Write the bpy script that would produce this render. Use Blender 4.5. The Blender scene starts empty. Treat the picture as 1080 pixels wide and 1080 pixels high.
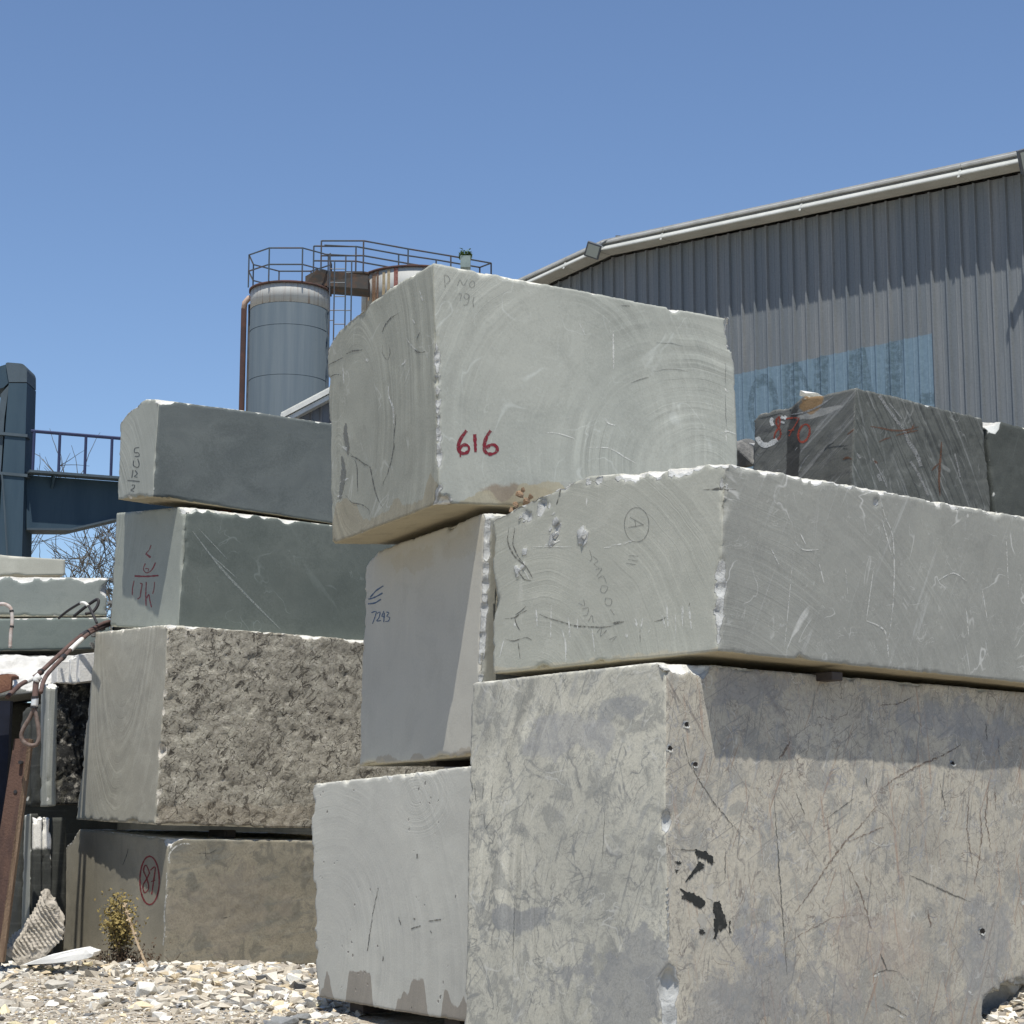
import bpy, bmesh, math, random
import numpy as np
from mathutils import Vector, Matrix
R = math.radians
random.seed(5); rng = np.random.RandomState(11)
scene = bpy.context.scene
COL = scene.collection

# ------------------------------------------------------------------ camera
CAMH = 1.75; PITCH = R(9.4); FOC = 2000.0          # focal length in photo pixels (1080 wide)
cam_d = bpy.data.cameras.new('camera'); cam = bpy.data.objects.new('camera', cam_d); COL.objects.link(cam)
cam_d.sensor_width = 36; cam_d.lens = FOC/1080*36; cam_d.clip_start = .1; cam_d.clip_end = 6000
cam.location = (0, 0, CAMH); cam.rotation_euler = (R(90)+PITCH, 0, 0)
scene.camera = cam
# ------------------------------------------------------------------ light
SUN_EL = 68.5; SUN_AZ = 0.0        # azimuth: 0 = straight behind the camera, + = to the right
w = bpy.data.worlds.new('World'); scene.world = w; w.use_nodes = True
wn = w.node_tree.nodes; bg = wn['Background']
sky = wn.new('ShaderNodeTexSky'); sky.sky_type = 'NISHITA'; sky.sun_disc = False
sky.sun_elevation = R(SUN_EL); sky.sun_rotation = R(180-SUN_AZ)
sky.altitude = 400; sky.air_density = 1.0; sky.dust_density = 0.25; sky.ozone_density = 4.5
hs = wn.new('ShaderNodeHueSaturation'); hs.inputs['Hue'].default_value = .502; hs.inputs['Saturation'].default_value = 1.0; hs.inputs['Value'].default_value = 1.06
w.node_tree.links.new(sky.outputs[0], hs.inputs['Color']); w.node_tree.links.new(hs.outputs[0], bg.inputs[0]); bg.inputs[1].default_value = 0.118
sd = bpy.data.lights.new('sun', 'SUN'); sd.energy = 5.0; sd.angle = R(.53); sd.color = (1, .955, .87)
sun = bpy.data.objects.new('sun', sd); COL.objects.link(sun); sun.location = (0, -5, 30)
sdir = Vector((math.sin(R(SUN_AZ))*math.cos(R(SUN_EL)), -math.cos(R(SUN_AZ))*math.cos(R(SUN_EL)), math.sin(R(SUN_EL))))
sun.rotation_euler = sdir.to_track_quat('Z', 'Y').to_euler()
scene.view_settings.view_transform = 'Standard'; scene.view_settings.look = 'None'
scene.view_settings.gamma = 1; scene.view_settings.use_curve_mapping = False
scene.view_settings.exposure = 0.17

# ------------------------------------------------------------------ helpers
CP, SP = math.cos(PITCH), math.sin(PITCH)
def ray(px, py):
    x = (px-540)/FOC; y = (540-py)/FOC
    return Vector((x, CP - y*SP, SP + y*CP))
EYE = Vector((0, 0, CAMH))
def at(px, py, Y):                      # point at forward distance Y on the line of sight
    d = ray(px, py); return EYE + d*(Y/d.y)
def bdir(deg): return Vector((math.sin(R(deg)), math.cos(R(deg)), 0))
def on_plane(px, py, p0, n):
    d = ray(px, py); t = (p0-EYE).dot(n)/d.dot(n); return EYE + d*t
def on_vert(px, py, p0, bearing):       # vertical plane through p0 running along a bearing
    b = bdir(bearing); return on_plane(px, py, p0, Vector((b.y, -b.x, 0)))
def tag(o, label=None, cat=None, group=None, kind=None):
    if label: o['label'] = label
    if cat: o['category'] = cat
    if group: o['group'] = group
    if kind: o['kind'] = kind
    return o
def empty(name, loc, label, cat, group=None):
    o = bpy.data.objects.new(name, None); o.empty_display_size = .2; COL.objects.link(o); o.location = loc
    tag(o, label, cat, group); return o
def link(name, me, mat=None, parent=None, origin=None):
    """mesh data is in world coordinates; origin moves the object's pivot"""
    o = bpy.data.objects.new(name, me); COL.objects.link(o)
    if mat:
        for m in (mat if isinstance(mat, (list, tuple)) else [mat]): me.materials.append(m)
    org = Vector(origin) if origin is not None else (parent_org(parent) if parent else Vector((0,0,0)))
    if org.length > 0: me.transform(Matrix.Translation(-org))
    if parent:
        o.parent = parent; o.location = org - parent_org(parent)
    else: o.location = org
    return o
def parent_org(p):
    v = Vector((0,0,0))
    while p: v += p.location; p = p.parent
    return v
def mesh_from(name, verts, faces):
    me = bpy.data.meshes.new(name); me.from_pydata([tuple(v) for v in verts], [], faces); me.update(); return me
class MB:
    def __init__(s): s.v = []; s.f = []
    def box(s, c, size, rot=None):
        c = Vector(c); h = Vector(size)/2; b = len(s.v)
        for z in (-1,1):
            for y in (-1,1):
                for x in (-1,1):
                    q = Vector((x*h.x, y*h.y, z*h.z)); s.v.append(c + (rot @ q if rot else q))
        for q in ((0,2,3,1),(4,5,7,6),(0,1,5,4),(2,6,7,3),(0,4,6,2),(1,3,7,5)): s.f.append([b+i for i in q])
        return s
    def tube(s, pts, r, n=6, cap=True):
        pts = [Vector(p) for p in pts]; b = len(s.v); m = len(pts)
        rr = r if isinstance(r, (list, tuple)) else [r]*m
        ref = None
        for i, p in enumerate(pts):
            t = (pts[min(i+1, m-1)] - pts[max(i-1, 0)]).normalized()
            if ref is None: ref = t.orthogonal().normalized()
            u = (ref - t*ref.dot(t)).normalized(); ref = u; v = t.cross(u)
            for k in range(n):
                a = 2*math.pi*k/n; s.v.append(p + (u*math.cos(a)+v*math.sin(a))*rr[i])
        for i in range(m-1):
            for k in range(n):
                k2 = (k+1) % n
                s.f.append([b+i*n+k, b+i*n+k2, b+(i+1)*n+k2, b+(i+1)*n+k])
        if cap:
            s.f.append([b+k for k in range(n)][::-1]); s.f.append([b+(m-1)*n+k for k in range(n)])
        return s
    def prism(s, poly, ext):            # polygon (3D points) extruded by a vector
        b = len(s.v); n = len(poly); ext = Vector(ext)
        for p in poly: s.v.append(Vector(p))
        for p in poly: s.v.append(Vector(p)+ext)
        s.f.append(list(range(b, b+n))[::-1]); s.f.append(list(range(b+n, b+2*n)))
        for i in range(n):
            j = (i+1) % n; s.f.append([b+i, b+j, b+n+j, b+n+i])
        return s
    def build(s, name, mat, parent=None, origin=None, smooth=False):
        me = mesh_from(name, s.v, s.f)
        bm = bmesh.new(); bm.from_mesh(me); bmesh.ops.recalc_face_normals(bm, faces=bm.faces); bm.to_mesh(me); bm.free()
        if smooth: me.polygons.foreach_set('use_smooth', [True]*len(me.polygons))
        return link(name, me, mat, parent, origin)

# value noise in numpy
_perm = np.random.RandomState(3).rand(64, 64, 64).astype(np.float32)
def vnoise(p):
    i = np.floor(p).astype(np.int64); f = (p-i).astype(np.float32); f = f*f*(3-2*f); i &= 63; j = (i+1) & 63
    x0,y0,z0 = i[:,0],i[:,1],i[:,2]; x1,y1,z1 = j[:,0],j[:,1],j[:,2]; fx,fy,fz = f[:,0],f[:,1],f[:,2]
    a = _perm[x0,y0,z0]*(1-fx)+_perm[x1,y0,z0]*fx; b = _perm[x0,y1,z0]*(1-fx)+_perm[x1,y1,z0]*fx
    c = _perm[x0,y0,z1]*(1-fx)+_perm[x1,y0,z1]*fx; d = _perm[x0,y1,z1]*(1-fx)+_perm[x1,y1,z1]*fx
    return ((a*(1-fy)+b*fy)*(1-fz)+(c*(1-fy)+d*fy)*fz)*2-1
def fbm(p, octv=4, g=.5):
    s = 0; a = 1; t = 0
    for o in range(octv): s = s + a*vnoise(p*(2**o)+o*17.3); t += a; a *= g
    return s/t

# ------------------------------------------------------------------ node materials
class NT:
    def __init__(s, name):
        s.m = bpy.data.materials.new(name); s.m.use_nodes = True; s.t = s.m.node_tree; s.n = s.t.nodes
        s.b = s.n['Principled BSDF']; s.b.inputs['Roughness'].default_value = .8
        s.b.inputs['Specular IOR Level'].default_value = .3
    def new(s, typ, **k):
        n = s.n.new('ShaderNode'+typ)
        for a, v in k.items(): setattr(n, a, v)
        return n
    def plug(s, v, sock):
        if isinstance(v, bpy.types.NodeSocket): s.t.links.new(v, sock)
        elif v is not None:
            if hasattr(sock.default_value, '__len__') and not hasattr(v, '__len__'): v = (v,)*len(sock.default_value)
            if hasattr(v, '__len__') and len(sock.default_value) == 4 and len(v) == 3: v = (*v, 1)
            sock.default_value = v
    def math(s, op, a, b=None, c=None, clamp=False):
        n = s.new('Math', operation=op); n.use_clamp = clamp
        for i, v in enumerate((a, b, c)):
            if v is not None: s.plug(v, n.inputs[i])
        return n.outputs[0]
    def comb(s, x, y, z=0.0):
        n = s.new('CombineXYZ')
        for i, v in enumerate((x, y, z)): s.plug(v, n.inputs[i])
        return n.outputs[0]
    def sep(s, v):
        n = s.new('SeparateXYZ'); s.plug(v, n.inputs[0]); return n.outputs
    def noise(s, vec, scale=1, detail=3, rough=.5, dist=0, dim='3D', w=None):
        n = s.new('TexNoise', noise_dimensions=dim)
        if dim == '1D': s.plug(w, n.inputs['W'])
        else: s.plug(vec, n.inputs['Vector'])
        n.inputs['Scale'].default_value = scale; n.inputs['Detail'].default_value = detail
        n.inputs['Roughness'].default_value = rough; n.inputs['Distortion'].default_value = dist
        return n.outputs[0]
    def vor(s, vec, scale=1, feature='F1', out=0, rnd=1):
        n = s.new('TexVoronoi', feature=feature); s.plug(vec, n.inputs['Vector']); n.inputs['Scale'].default_value = scale
        n.inputs['Randomness'].default_value = rnd
        return n.outputs[out]
    def ramp(s, v, lo, hi, a=0.0, b=1.0, smooth=True):
        n = s.new('MapRange', interpolation_type='SMOOTHSTEP' if smooth else 'LINEAR', clamp=True)
        s.plug(v, n.inputs[0])
        for i, x in zip((1,2,3,4), (lo, hi, a, b)): s.plug(x, n.inputs[i])
        return n.outputs[0]
    def mix(s, f, a, b, mode='MIX'):
        n = s.new('Mix', data_type='RGBA', blend_type=mode, clamp_factor=True)
        s.plug(f, n.inputs[0]); s.plug(a, n.inputs[6]); s.plug(b, n.inputs[7]); return n.outputs[2]
    def scale(s, col, f):               # multiply colour by scalar
        n = s.new('VectorMath', operation='SCALE'); s.plug(col, n.inputs[0]); s.plug(f, n.inputs[3]); return n.outputs[0]
    def vmul(s, v, k):
        n = s.new('VectorMath', operation='MULTIPLY'); s.plug(v, n.inputs[0]); n.inputs[1].default_value = k; return n.outputs[0]
    def vadd(s, v, k):
        n = s.new('VectorMath', operation='ADD'); s.plug(v, n.inputs[0]); s.plug(k, n.inputs[1]); return n.outputs[0]
    def vlen(s, v):
        n = s.new('VectorMath', operation='LENGTH'); s.plug(v, n.inputs[0]); return n.outputs[1]
    def attr(s, name, out=2):
        n = s.new('Attribute', attribute_name=name); return n.outputs[out]
    def bump(s, h, dist=.01, strength=1.0):
        n = s.new('Bump'); n.inputs['Strength'].default_value = strength; n.inputs['Distance'].default_value = dist
        s.plug(h, n.inputs['Height']); s.t.links.new(n.outputs[0], s.b.inputs['Normal'])
    def col(s, c): s.plug(c, s.b.inputs['Base Color'])
    def seg(s, u, v, x0, y0, x1, y1, w):  # mask of a straight stroke
        dx, dy = x1-x0, y1-y0; L2 = dx*dx+dy*dy
        pu = s.math('SUBTRACT', u, x0); pv = s.math('SUBTRACT', v, y0)
        t = s.math('MULTIPLY', s.math('ADD', s.math('MULTIPLY', pu, dx), s.math('MULTIPLY', pv, dy)), 1/L2, clamp=True)
        qx = s.math('SUBTRACT', pu, s.math('MULTIPLY', t, dx)); qy = s.math('SUBTRACT', pv, s.math('MULTIPLY', t, dy))
        d = s.vlen(s.comb(qx, qy)); return s.ramp(d, w*1.1, w*.8)

def stone(name, c0, c1, c2=None, mot=.4, motscale=4, grain=.12, arcs=(), fresh=(.62,.61,.57), stain=None, dark_veins=None,
          light_veins=None, patches=(), rough_bump=.25, streaks=None, pits=None, seed=0.0, roughness=.85, speck=None, coordscale=1.0):
    m = NT(name)
    uvn = m.new('UVMap'); U, V, _ = m.sep(uvn.outputs[0])
    P = m.comb(U, V, seed)
    if coordscale != 1: P = m.vmul(P, (coordscale,)*3)
    n1 = m.noise(P, .7, 3, .5, .3); n2 = m.noise(P, motscale, 8, .62, .6); n3 = m.noise(P, 45, 5, .7)
    n4 = m.noise(P, 170, 3, .6)
    WT = (.915,.910,.855); c0, c1 = [tuple(x*y for x, y in zip(c, WT)) for c in (c0, c1)]; c2 = tuple(x*y for x, y in zip(c2, WT)) if c2 else None
    n1b = m.math('ADD', m.math('MULTIPLY', n1, .62), m.math('ADD', m.math('MULTIPLY', n2, .30), m.math('MULTIPLY', n3, .08)))
    n2b = m.math('ADD', m.math('MULTIPLY', n2, .72), m.math('MULTIPLY', n3, .28))
    col = m.mix(m.ramp(n1b, .40, .60), c0, c1)
    if c2: col = m.mix(m.math('MULTIPLY', m.ramp(n2b, .505, .565), mot), col, c2)
    h = m.math('MULTIPLY', n3, .5*rough_bump)
    h = m.math('ADD', h, m.math('MULTIPLY', n4, .25*rough_bump))
    h = m.math('ADD', h, m.math('MULTIPLY', n2, .8*rough_bump))
    bri = m.ramp(n3, .3, .7, 1-grain, 1+grain, False)
    bri = m.math('MULTIPLY', bri, m.ramp(n2, .3, .7, 1-grain*.8, 1+grain*.8, False))
    bri = m.math('MULTIPLY', bri, m.ramp(n4, .3, .7, 1-grain*.5, 1+grain*.5, False))
    for (cu, cv, sx, sy, period, strg, hh, rad, *inn) in arcs:
        q = m.vmul(m.comb(m.math('SUBTRACT', U, cu), m.math('SUBTRACT', V, cv)), (sx, sy, 1))
        d = m.vlen(q)
        dw = m.math('ADD', d, m.math('MULTIPLY', n1, .25)); dw = m.math('ADD', dw, m.math('MULTIPLY', n2, .025))
        a = m.noise(None, 1/period, 5, .8, 0, '1D', w=dw)
        mask = m.math('MULTIPLY', m.ramp(d, rad, rad*.55), m.ramp(m.noise(P, 1.1, 3), .36, .62, .2, 1))
        if inn: mask = m.math('MULTIPLY', mask, m.ramp(d, inn[0]*.6, inn[0]*1.2))
        s_ = m.math('MULTIPLY', m.ramp(a, .36, .64, -1, 1, False), m.math('MULTIPLY', mask, strg))
        bri = m.math('MULTIPLY', bri, m.math('ADD', s_, 1.0))
        h = m.math('ADD', h, m.math('MULTIPLY', m.math('MULTIPLY', a, mask), hh))
    if streaks:                          # (angle deg, scale along, scale across, strength, colour, lo, hi)
        for (ang, sa, sc, st, scol, lo, hi) in streaks:
            mp = m.new('Mapping'); m.plug(P, mp.inputs[0]); mp.inputs['Rotation'].default_value[2] = -R(ang)
            sv = m.vmul(mp.outputs[0], (sa, sc, 1))
            sn = m.noise(sv, 1, 5, .65, .4)
            msk = m.math('MULTIPLY', m.ramp(sn, lo, hi), st)
            col = m.mix(msk, col, scol)
            h = m.math('ADD', h, m.math('MULTIPLY', sn, .12))
    if dark_veins:
        for (sc, wd, st, vc) in dark_veins:
            vn = m.noise(m.vadd(P, (3.1, 7.7, 0)), sc, 4, .55, 1.2)
            msk = m.ramp(m.math('ABSOLUTE', m.math('SUBTRACT', vn, .5)), wd, 0.0)
            msk = m.math('MULTIPLY', msk, m.ramp(m.noise(P, sc*.9+1, 3), .42, .6))
            col = m.mix(m.math('MULTIPLY', msk, st), col, vc)
    if light_veins:
        for (sc, wd, st, vc) in light_veins:
            vn = m.noise(m.vadd(P, (13.1, 2.7, 0)), sc, 3, .5, .9)
            msk = m.ramp(m.math('ABSOLUTE', m.math('SUBTRACT', vn, .5)), wd, 0.0)
            msk = m.math('MULTIPLY', msk, m.ramp(m.noise(P, sc*.8+2, 2), .45, .62))
            col = m.mix(m.math('MULTIPLY', msk, st), col, vc)
    if speck:                            # small dark specks (scale, size, strength, colour)
        sc, sz, st, vc = speck
        dd = m.vor(m.vadd(P, m.vmul(m.noise(P, 9, 2), (.1, .1, .1))), sc)
        msk = m.math('MULTIPLY', m.ramp(dd, sz, sz*.5), m.ramp(m.noise(P, 2.2, 2), .5, .6))
        col = m.mix(m.math('MULTIPLY', msk, st), col, vc); h = m.math('SUBTRACT', h, m.math('MULTIPLY', msk, .4))
    if pits:                             # split, pitted face, recesses darkened and highlights painted: (scale, strength, colour)
        sc, st, vc = pits
        pw = m.vadd(P, m.vmul(m.noise(P, 6, 3), (.3, .3, 0)))
        msk = m.math('MULTIPLY', m.ramp(m.noise(pw, sc, 7, .72, .8), .555, .62), m.ramp(m.noise(P, 1.7, 3), .35, .55, .35, 1))
        e2 = m.vor(pw, sc*1.2, 'DISTANCE_TO_EDGE'); msk2 = m.math('MULTIPLY', m.ramp(e2, .05, .0), m.ramp(m.noise(P, sc*.5, 4, .7), .53, .6))
        msk3 = m.ramp(m.noise(pw, sc*3.2, 5, .7), .59, .66)
        msk = m.math('MAXIMUM', m.math('MAXIMUM', msk, msk2), m.math('MULTIPLY', msk3, .7))
        col = m.mix(m.ramp(m.noise(P, sc*1.5, 6, .7), .52, .64, 0, .6), col, (.46,.43,.37))  # pale mix paints highlights between the pits
        col = m.mix(m.math('MULTIPLY', msk, st), col, vc); h = m.math('SUBTRACT', h, m.math('MULTIPLY', msk, 1.5))
        h = m.math('ADD', h, m.math('MULTIPLY', m.noise(P, 12, 6, .7), 1.2))
    for (cu, cv, ru, rv, pc, st, nz) in patches:
        wv = m.math('ADD', m.noise(P, 7, 6, .7), m.math('MULTIPLY', m.noise(P, 2.6, 3), 1.3)); wv = m.math('MULTIPLY', m.math('SUBTRACT', wv, 1.15), nz)
        q = m.vmul(m.comb(m.math('SUBTRACT', U, cu), m.math('SUBTRACT', V, cv)), (1/ru, 1/rv, 1))
        d = m.math('ADD', m.vlen(q), wv); msk = m.ramp(d, 1.05, .78)
        col = m.mix(m.math('MULTIPLY', msk, st), col, pc)
    if stain:                            # slurry left along the foot: (base, amp, freq, colour, strength)
        base, amp, fr, sc_, st = stain
        hn = m.noise(None, fr, 1.5, .5, 0, '1D', w=m.math('ADD', U, seed*3.7))
        top = m.math('ADD', m.math('MULTIPLY', m.ramp(hn, .42, .62), amp), base)
        top = m.math('ADD', top, m.math('MULTIPLY', m.math('SUBTRACT', m.noise(P, 14, 4), .5), .09))
        msk = m.ramp(m.math('SUBTRACT', top, V), 0.0, .02)
        col = m.mix(m.math('MULTIPLY', msk, st), col, sc_)
    ch = m.attr('chip'); chm = m.ramp(m.math('ADD', ch, m.math('MULTIPLY', m.math('SUBTRACT', n3, .5), .5)), .25, .6)
    fcol = m.mix(m.ramp(n2, .4, .65), fresh, tuple(x*.8 for x in fresh))
    col = m.scale(col, bri)
    col = m.mix(chm, col, fcol)
    h = m.math('ADD', h, m.math('MULTIPLY', m.math('MULTIPLY', m.noise(P, 30, 4, .7), chm), 1.0))
    m.col(col); m.bump(h, .012, 1.0); m.b.inputs['Roughness'].default_value = roughness
    return m.m

def plain(name, c, rough=.7, metal=0, var=.15, sc=3, bump=0.0, c2=None, bs=40, stretch=(1,1,1), lo=.4, hi=.65, rust=None):
    m = NT(name); tc = m.new('TexCoord'); P = tc.outputs['Object']
    n = m.noise(m.vmul(P, stretch), sc, 5, .6, .2); n2 = m.noise(P, bs, 4, .6)
    col = m.mix(m.ramp(n, lo, hi), c, c2 if c2 else tuple(x*(1-var) for x in c))
    if rust:
        rc, rlo, rhi = rust
        col = m.mix(m.ramp(m.noise(m.vmul(P, stretch), sc*2.3, 6, .7, .4), rlo, rhi), col, rc)
    col = m.scale(col, m.ramp(n2, .3, .7, 1-var*.5, 1+var*.5, False))
    m.col(col); m.b.inputs['Roughness'].default_value = rough; m.b.inputs['Metallic'].default_value = metal
    if bump: m.bump(m.math('ADD', n2, m.math('MULTIPLY', n, .5)), bump)
    return m.m

# ------------------------------------------------------------------ stone blocks
class Block:
    """a quarried block: near vertical edge N, a left face running back along bearing bl, a right face along br"""
    def __init__(s, d, nt, nb, bl, lt, lb, br, rt, rb, zb=None):
        s.bl, s.br = bl, br; s.l, s.r = bdir(bl), bdir(br)
        s.Nt = at(*nt, d); s.Nb = at(*nb, d)
        def corner(spec, top, b):
            base = s.Nt if top else s.Nb
            if isinstance(spec, (int, float)): return base + bdir(b)*spec
            return on_vert(*spec, base, b)
        s.Lt, s.Lb = corner(lt, 1, bl), corner(lb, 0, bl); s.Rt, s.Rb = corner(rt, 1, br), corner(rb, 0, br)
        if zb is not None:
            for P in (s.Nb, s.Lb, s.Rb): P.z = zb
        s.Bt = s.Lt + s.Rt - s.Nt; s.Bb = s.Lb + s.Rb - s.Nb
        s.La = (s.Rb-s.Nb).length; s.Lbl = (s.Lb-s.Nb).length; s.H = s.Nt.z - s.Nb.z
        s.scoops = []; s.cuts = []; s.prof = []
    def uv(s, px, py, face):
        if face == 'L': p = on_vert(px, py, s.Nb, s.bl); return (-(p-s.Nb).dot(s.l), p.z-s.Nb.z)
        p = on_vert(px, py, s.Nb, s.br); return ((p-s.Nb).dot(s.r), p.z-s.Nb.z)
    def pt(s, px, py, face):
        return on_vert(px, py, s.Nt, s.bl if face == 'L' else s.br)
    def cut(s, face, p1, p2, rough=.02, away=None):
        A, B = s.pt(*p1, face), s.pt(*p2, face)
        along = s.r if face == 'L' else s.l
        n = (B-A).cross(along).normalized()
        c = (s.Nt+s.Bb)/2
        if (c-A).dot(n) > 0: n = -n
        s.cuts.append((A, n, rough))
    def scoop(s, p, rad, depth, out):
        out = Vector(out).normalized(); s.scoops.append((Vector(p) + out*(rad-depth), rad))
    def scoop_px(s, px, py, rad, depth, face='N', out=None):
        if face == 'N':
            t = (py-540); p = None
            # point of the near vertical edge nearest that row
            best = min((abs(proj(s.Nb.lerp(s.Nt, k/60))[1]-py), k) for k in range(61))[1]
            p = s.Nb.lerp(s.Nt, best/60); o = -(s.r+s.l)
        else: p = s.pt(px, py, face); o = -s.r if face == 'L' else -s.l
        if out is not None: o = o + Vector(out)
        s.scoop(p, rad, depth, o)
    def edge_scoops(s, which, dens, r0=.03, r1=.09, dep=.35, seed=0, span=(0,1), up=0):
        rs = random.Random(seed*7+hash(which) % 1 + len(which))
        ends = {'N': (s.Nb, s.Nt, -(s.r+s.l)), 'TL': (s.Nt, s.Lt, Vector((0,0,1))-s.r), 'TR': (s.Nt, s.Rt, Vector((0,0,1))-s.l),
                'BL': (s.Nb, s.Lb, Vector((0,0,-1))-s.r), 'BR': (s.Nb, s.Rb, Vector((0,0,-1))-s.l),
                'LE': (s.Lb, s.Lt, s.l-s.r), 'RE': (s.Rb, s.Rt, s.r-s.l)}[which]
        L = (ends[1]-ends[0]).length*(span[1]-span[0]); n = max(1, int(L*dens))
        for i in range(n):
            t = span[0] + (i+rs.random())/n*(span[1]-span[0])
            rad = r0*(r1/r0)**(rs.random()**1.6)
            o = ends[2].normalized() + Vector((rs.uniform(-.5,.5), rs.uniform(-.5,.5), rs.uniform(-.5,.5)+up))
            s.scoop(ends[0].lerp(ends[1], t), rad, rad*dep*rs.uniform(.5,1.3), o)
    def build(s, name, mats, label, group=None, res=.03, warp=.012, rough=(0,0,0), facets=0.0, smooth=True, nseed=0.0, fine=.0015, crumb=1.0):
        mats = list(mats)
        if len(mats) == 3: mats.append(top_m if mats[2] is under_m else mats[2])
        na, nb_, nc = [max(3, int(round(x/res))) for x in (s.La, s.Lbl, s.H)]
        def fid(i,j,k): return (i*(nb_+1)+j)*(nc+1)+k
        quads = []; fm = []
        def face(fix, val, flip, mi):
            if fix == 0: J, K = np.meshgrid(np.arange(nb_), np.arange(nc), indexing='ij'); f = lambda j,k: fid(val, j, k)
            elif fix == 1: J, K = np.meshgrid(np.arange(na), np.arange(nc), indexing='ij'); f = lambda j,k: fid(j, val, k)
            else: J, K = np.meshgrid(np.arange(na), np.arange(nb_), indexing='ij'); f = lambda j,k: fid(j, k, val)
            J, K = J.ravel(), K.ravel()
            q = np.stack([f(J,K), f(J+1,K), f(J+1,K+1), f(J,K+1)], 1)
            if flip: q = q[:, ::-1]
            quads.append(q); fm.append(np.full(len(q), mi))
        face(0, 0, True, 0); face(0, na, False, 2); face(1, 0, False, 1); face(1, nb_, True, 2); face(2, 0, True, 2); face(2, nc, False, 3)
        Q = np.concatenate(quads); FM = np.concatenate(fm)
        ids, inv = np.unique(Q, return_inverse=True); Q = inv.reshape(Q.shape)
        k = ids % (nc+1); j = (ids//(nc+1)) % (nb_+1); i = ids//((nc+1)*(nb_+1))
        a, b, c = (i/na)[:,None], (j/nb_)[:,None], (k/nc)[:,None]
        V = lambda v: np.array(v, dtype=np.float64)[None]
        lo = (1-a)*(1-b)*V(s.Nb)+a*(1-b)*V(s.Rb)+(1-a)*b*V(s.Lb)+a*b*V(s.Bb)
        hi = (1-a)*(1-b)*V(s.Nt)+a*(1-b)*V(s.Rt)+(1-a)*b*V(s.Lt)+a*b*V(s.Bt)
        P = lo*(1-c)+hi*c
        for (axis, xs, dz) in s.prof:     # gentle rise or dip of the top along one axis
            t = (a if axis == 'a' else b)[:,0]; P[:,2] += np.interp(t, xs, dz)*(c[:,0]**2)
        P0 = P.copy()
        off = nseed*9.1+np.array([[3.3, 8.1, 1.7]])
        for ax in range(3):
            P[:,ax] += warp*fbm(P0*1.1+off+ax*31.7, 3) + fine*fbm(P0*9+off+ax*11.1, 3)
        # split faces
        N = {0: -V(s.r), 1: -V(s.l), 2: V((0,0,1))}
        onL = (i == 0); onR = (j == 0); onT = (k == nc)
        for fi, msk in enumerate((onL, onR, onT)):
            if rough[fi] > 0:
                q = P0[msk]*np.array([[1.,1.,1.]])
                dsp = fbm(q*2.2+off, 5, .55); dsp2 = -np.abs(fbm(q*7+off*2, 3))
                cr = np.clip(.12-np.abs(fbm(q*3.5+off*3, 3)), 0, .12)/.12
                P[msk] += N[fi]*((dsp*.6+dsp2*.5-cr*.35)*rough[fi])[:,None]
        # crumbled arrises: the edges are knocked back by an uneven width
        La, Lb_, Hh = s.La, s.Lbl, s.H
        dist = [a[:,0]*La, (1-a[:,0])*La, b[:,0]*Lb_, (1-b[:,0])*Lb_, c[:,0]*Hh, (1-c[:,0])*Hh]
        inw = [np.array(s.r), -np.array(s.r), np.array(s.l), -np.array(s.l), np.array((0,0,1.)), np.array((0,0,-1.))]
        brk = np.clip(vnoise(P0*1.3+off*5)*1.6+.35, 0, 1); wdt = np.clip(fbm(P0*5.3+off*4, 4, .6)*.13*crumb+.003, 0, .09*max(1,crumb))*brk + .007*np.abs(vnoise(P0*31+off))
        for f_ in range(6):
            own = dist[f_] < 1e-6
            for g_ in range(6):
                if g_//2 == f_//2: continue
                t_ = np.where(own, np.clip(wdt-dist[g_], 0, None), 0)
                if t_.any(): P += inw[f_][None]*(t_*.75)[:,None]
        P1 = P.copy()
        for (A, n, rg) in s.cuts:
            n_ = np.array(n); dist = (P-np.array(A)[None])@n_ + rg*fbm(P0*5+off, 4)*1.5
            m_ = dist > 0; P[m_] -= dist[m_][:,None]*n_[None]
        for (C, rad) in s.scoops:
            Cn = np.array(C); dv = P-Cn[None]
            near = np.abs(dv).max(1) < rad
            if not near.any(): continue
            idx = np.where(near)[0]; dd = dv[idx]; ln = np.linalg.norm(dd, axis=1)
            rr = rad*(1+.12*vnoise(P0[idx]*22+off))
            in_ = ln < rr; idx = idx[in_]
            if len(idx): P[idx] = Cn[None] + dd[in_]/np.maximum(ln[in_],1e-5)[:,None]*rr[in_][:,None]
        moved = np.linalg.norm(P-P1, axis=1); chip = np.clip(moved/.02, 0, 1)
        P += chip[:,None]*.014*np.stack([fbm(P0*24+off+q*3, 3) for q in range(3)], 1)
        # uv in metres
        Nb = V(s.Nb); rel = P0-Nb
        ur = rel@np.array(s.r); ul = rel@np.array(s.l); v = rel[:,2]
        me = bpy.data.meshes.new(name)
        org = np.array([s.Nb.x, s.Nb.y, min(s.Nb.z, s.Lb.z)])
        me.vertices.add(len(P)); me.vertices.foreach_set('co', (P-org[None]).astype(np.float32).ravel())
        me.loops.add(Q.size); me.loops.foreach_set('vertex_index', Q.astype(np.int32).ravel())
        me.polygons.add(len(Q)); me.polygons.foreach_set('loop_start', np.arange(0, Q.size, 4, dtype=np.int32))
        me.polygons.foreach_set('material_index', FM.astype(np.int32))
        me.update(calc_edges=True)
        uvl = me.uv_layers.new(name='UVMap')
        lv = Q.ravel(); lf = np.repeat(FM, 4)
        isx = np.repeat(np.concatenate([np.full(len(q), t) for q, t in zip(quads, (0,3,1,4,2,2))]), 4)
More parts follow.
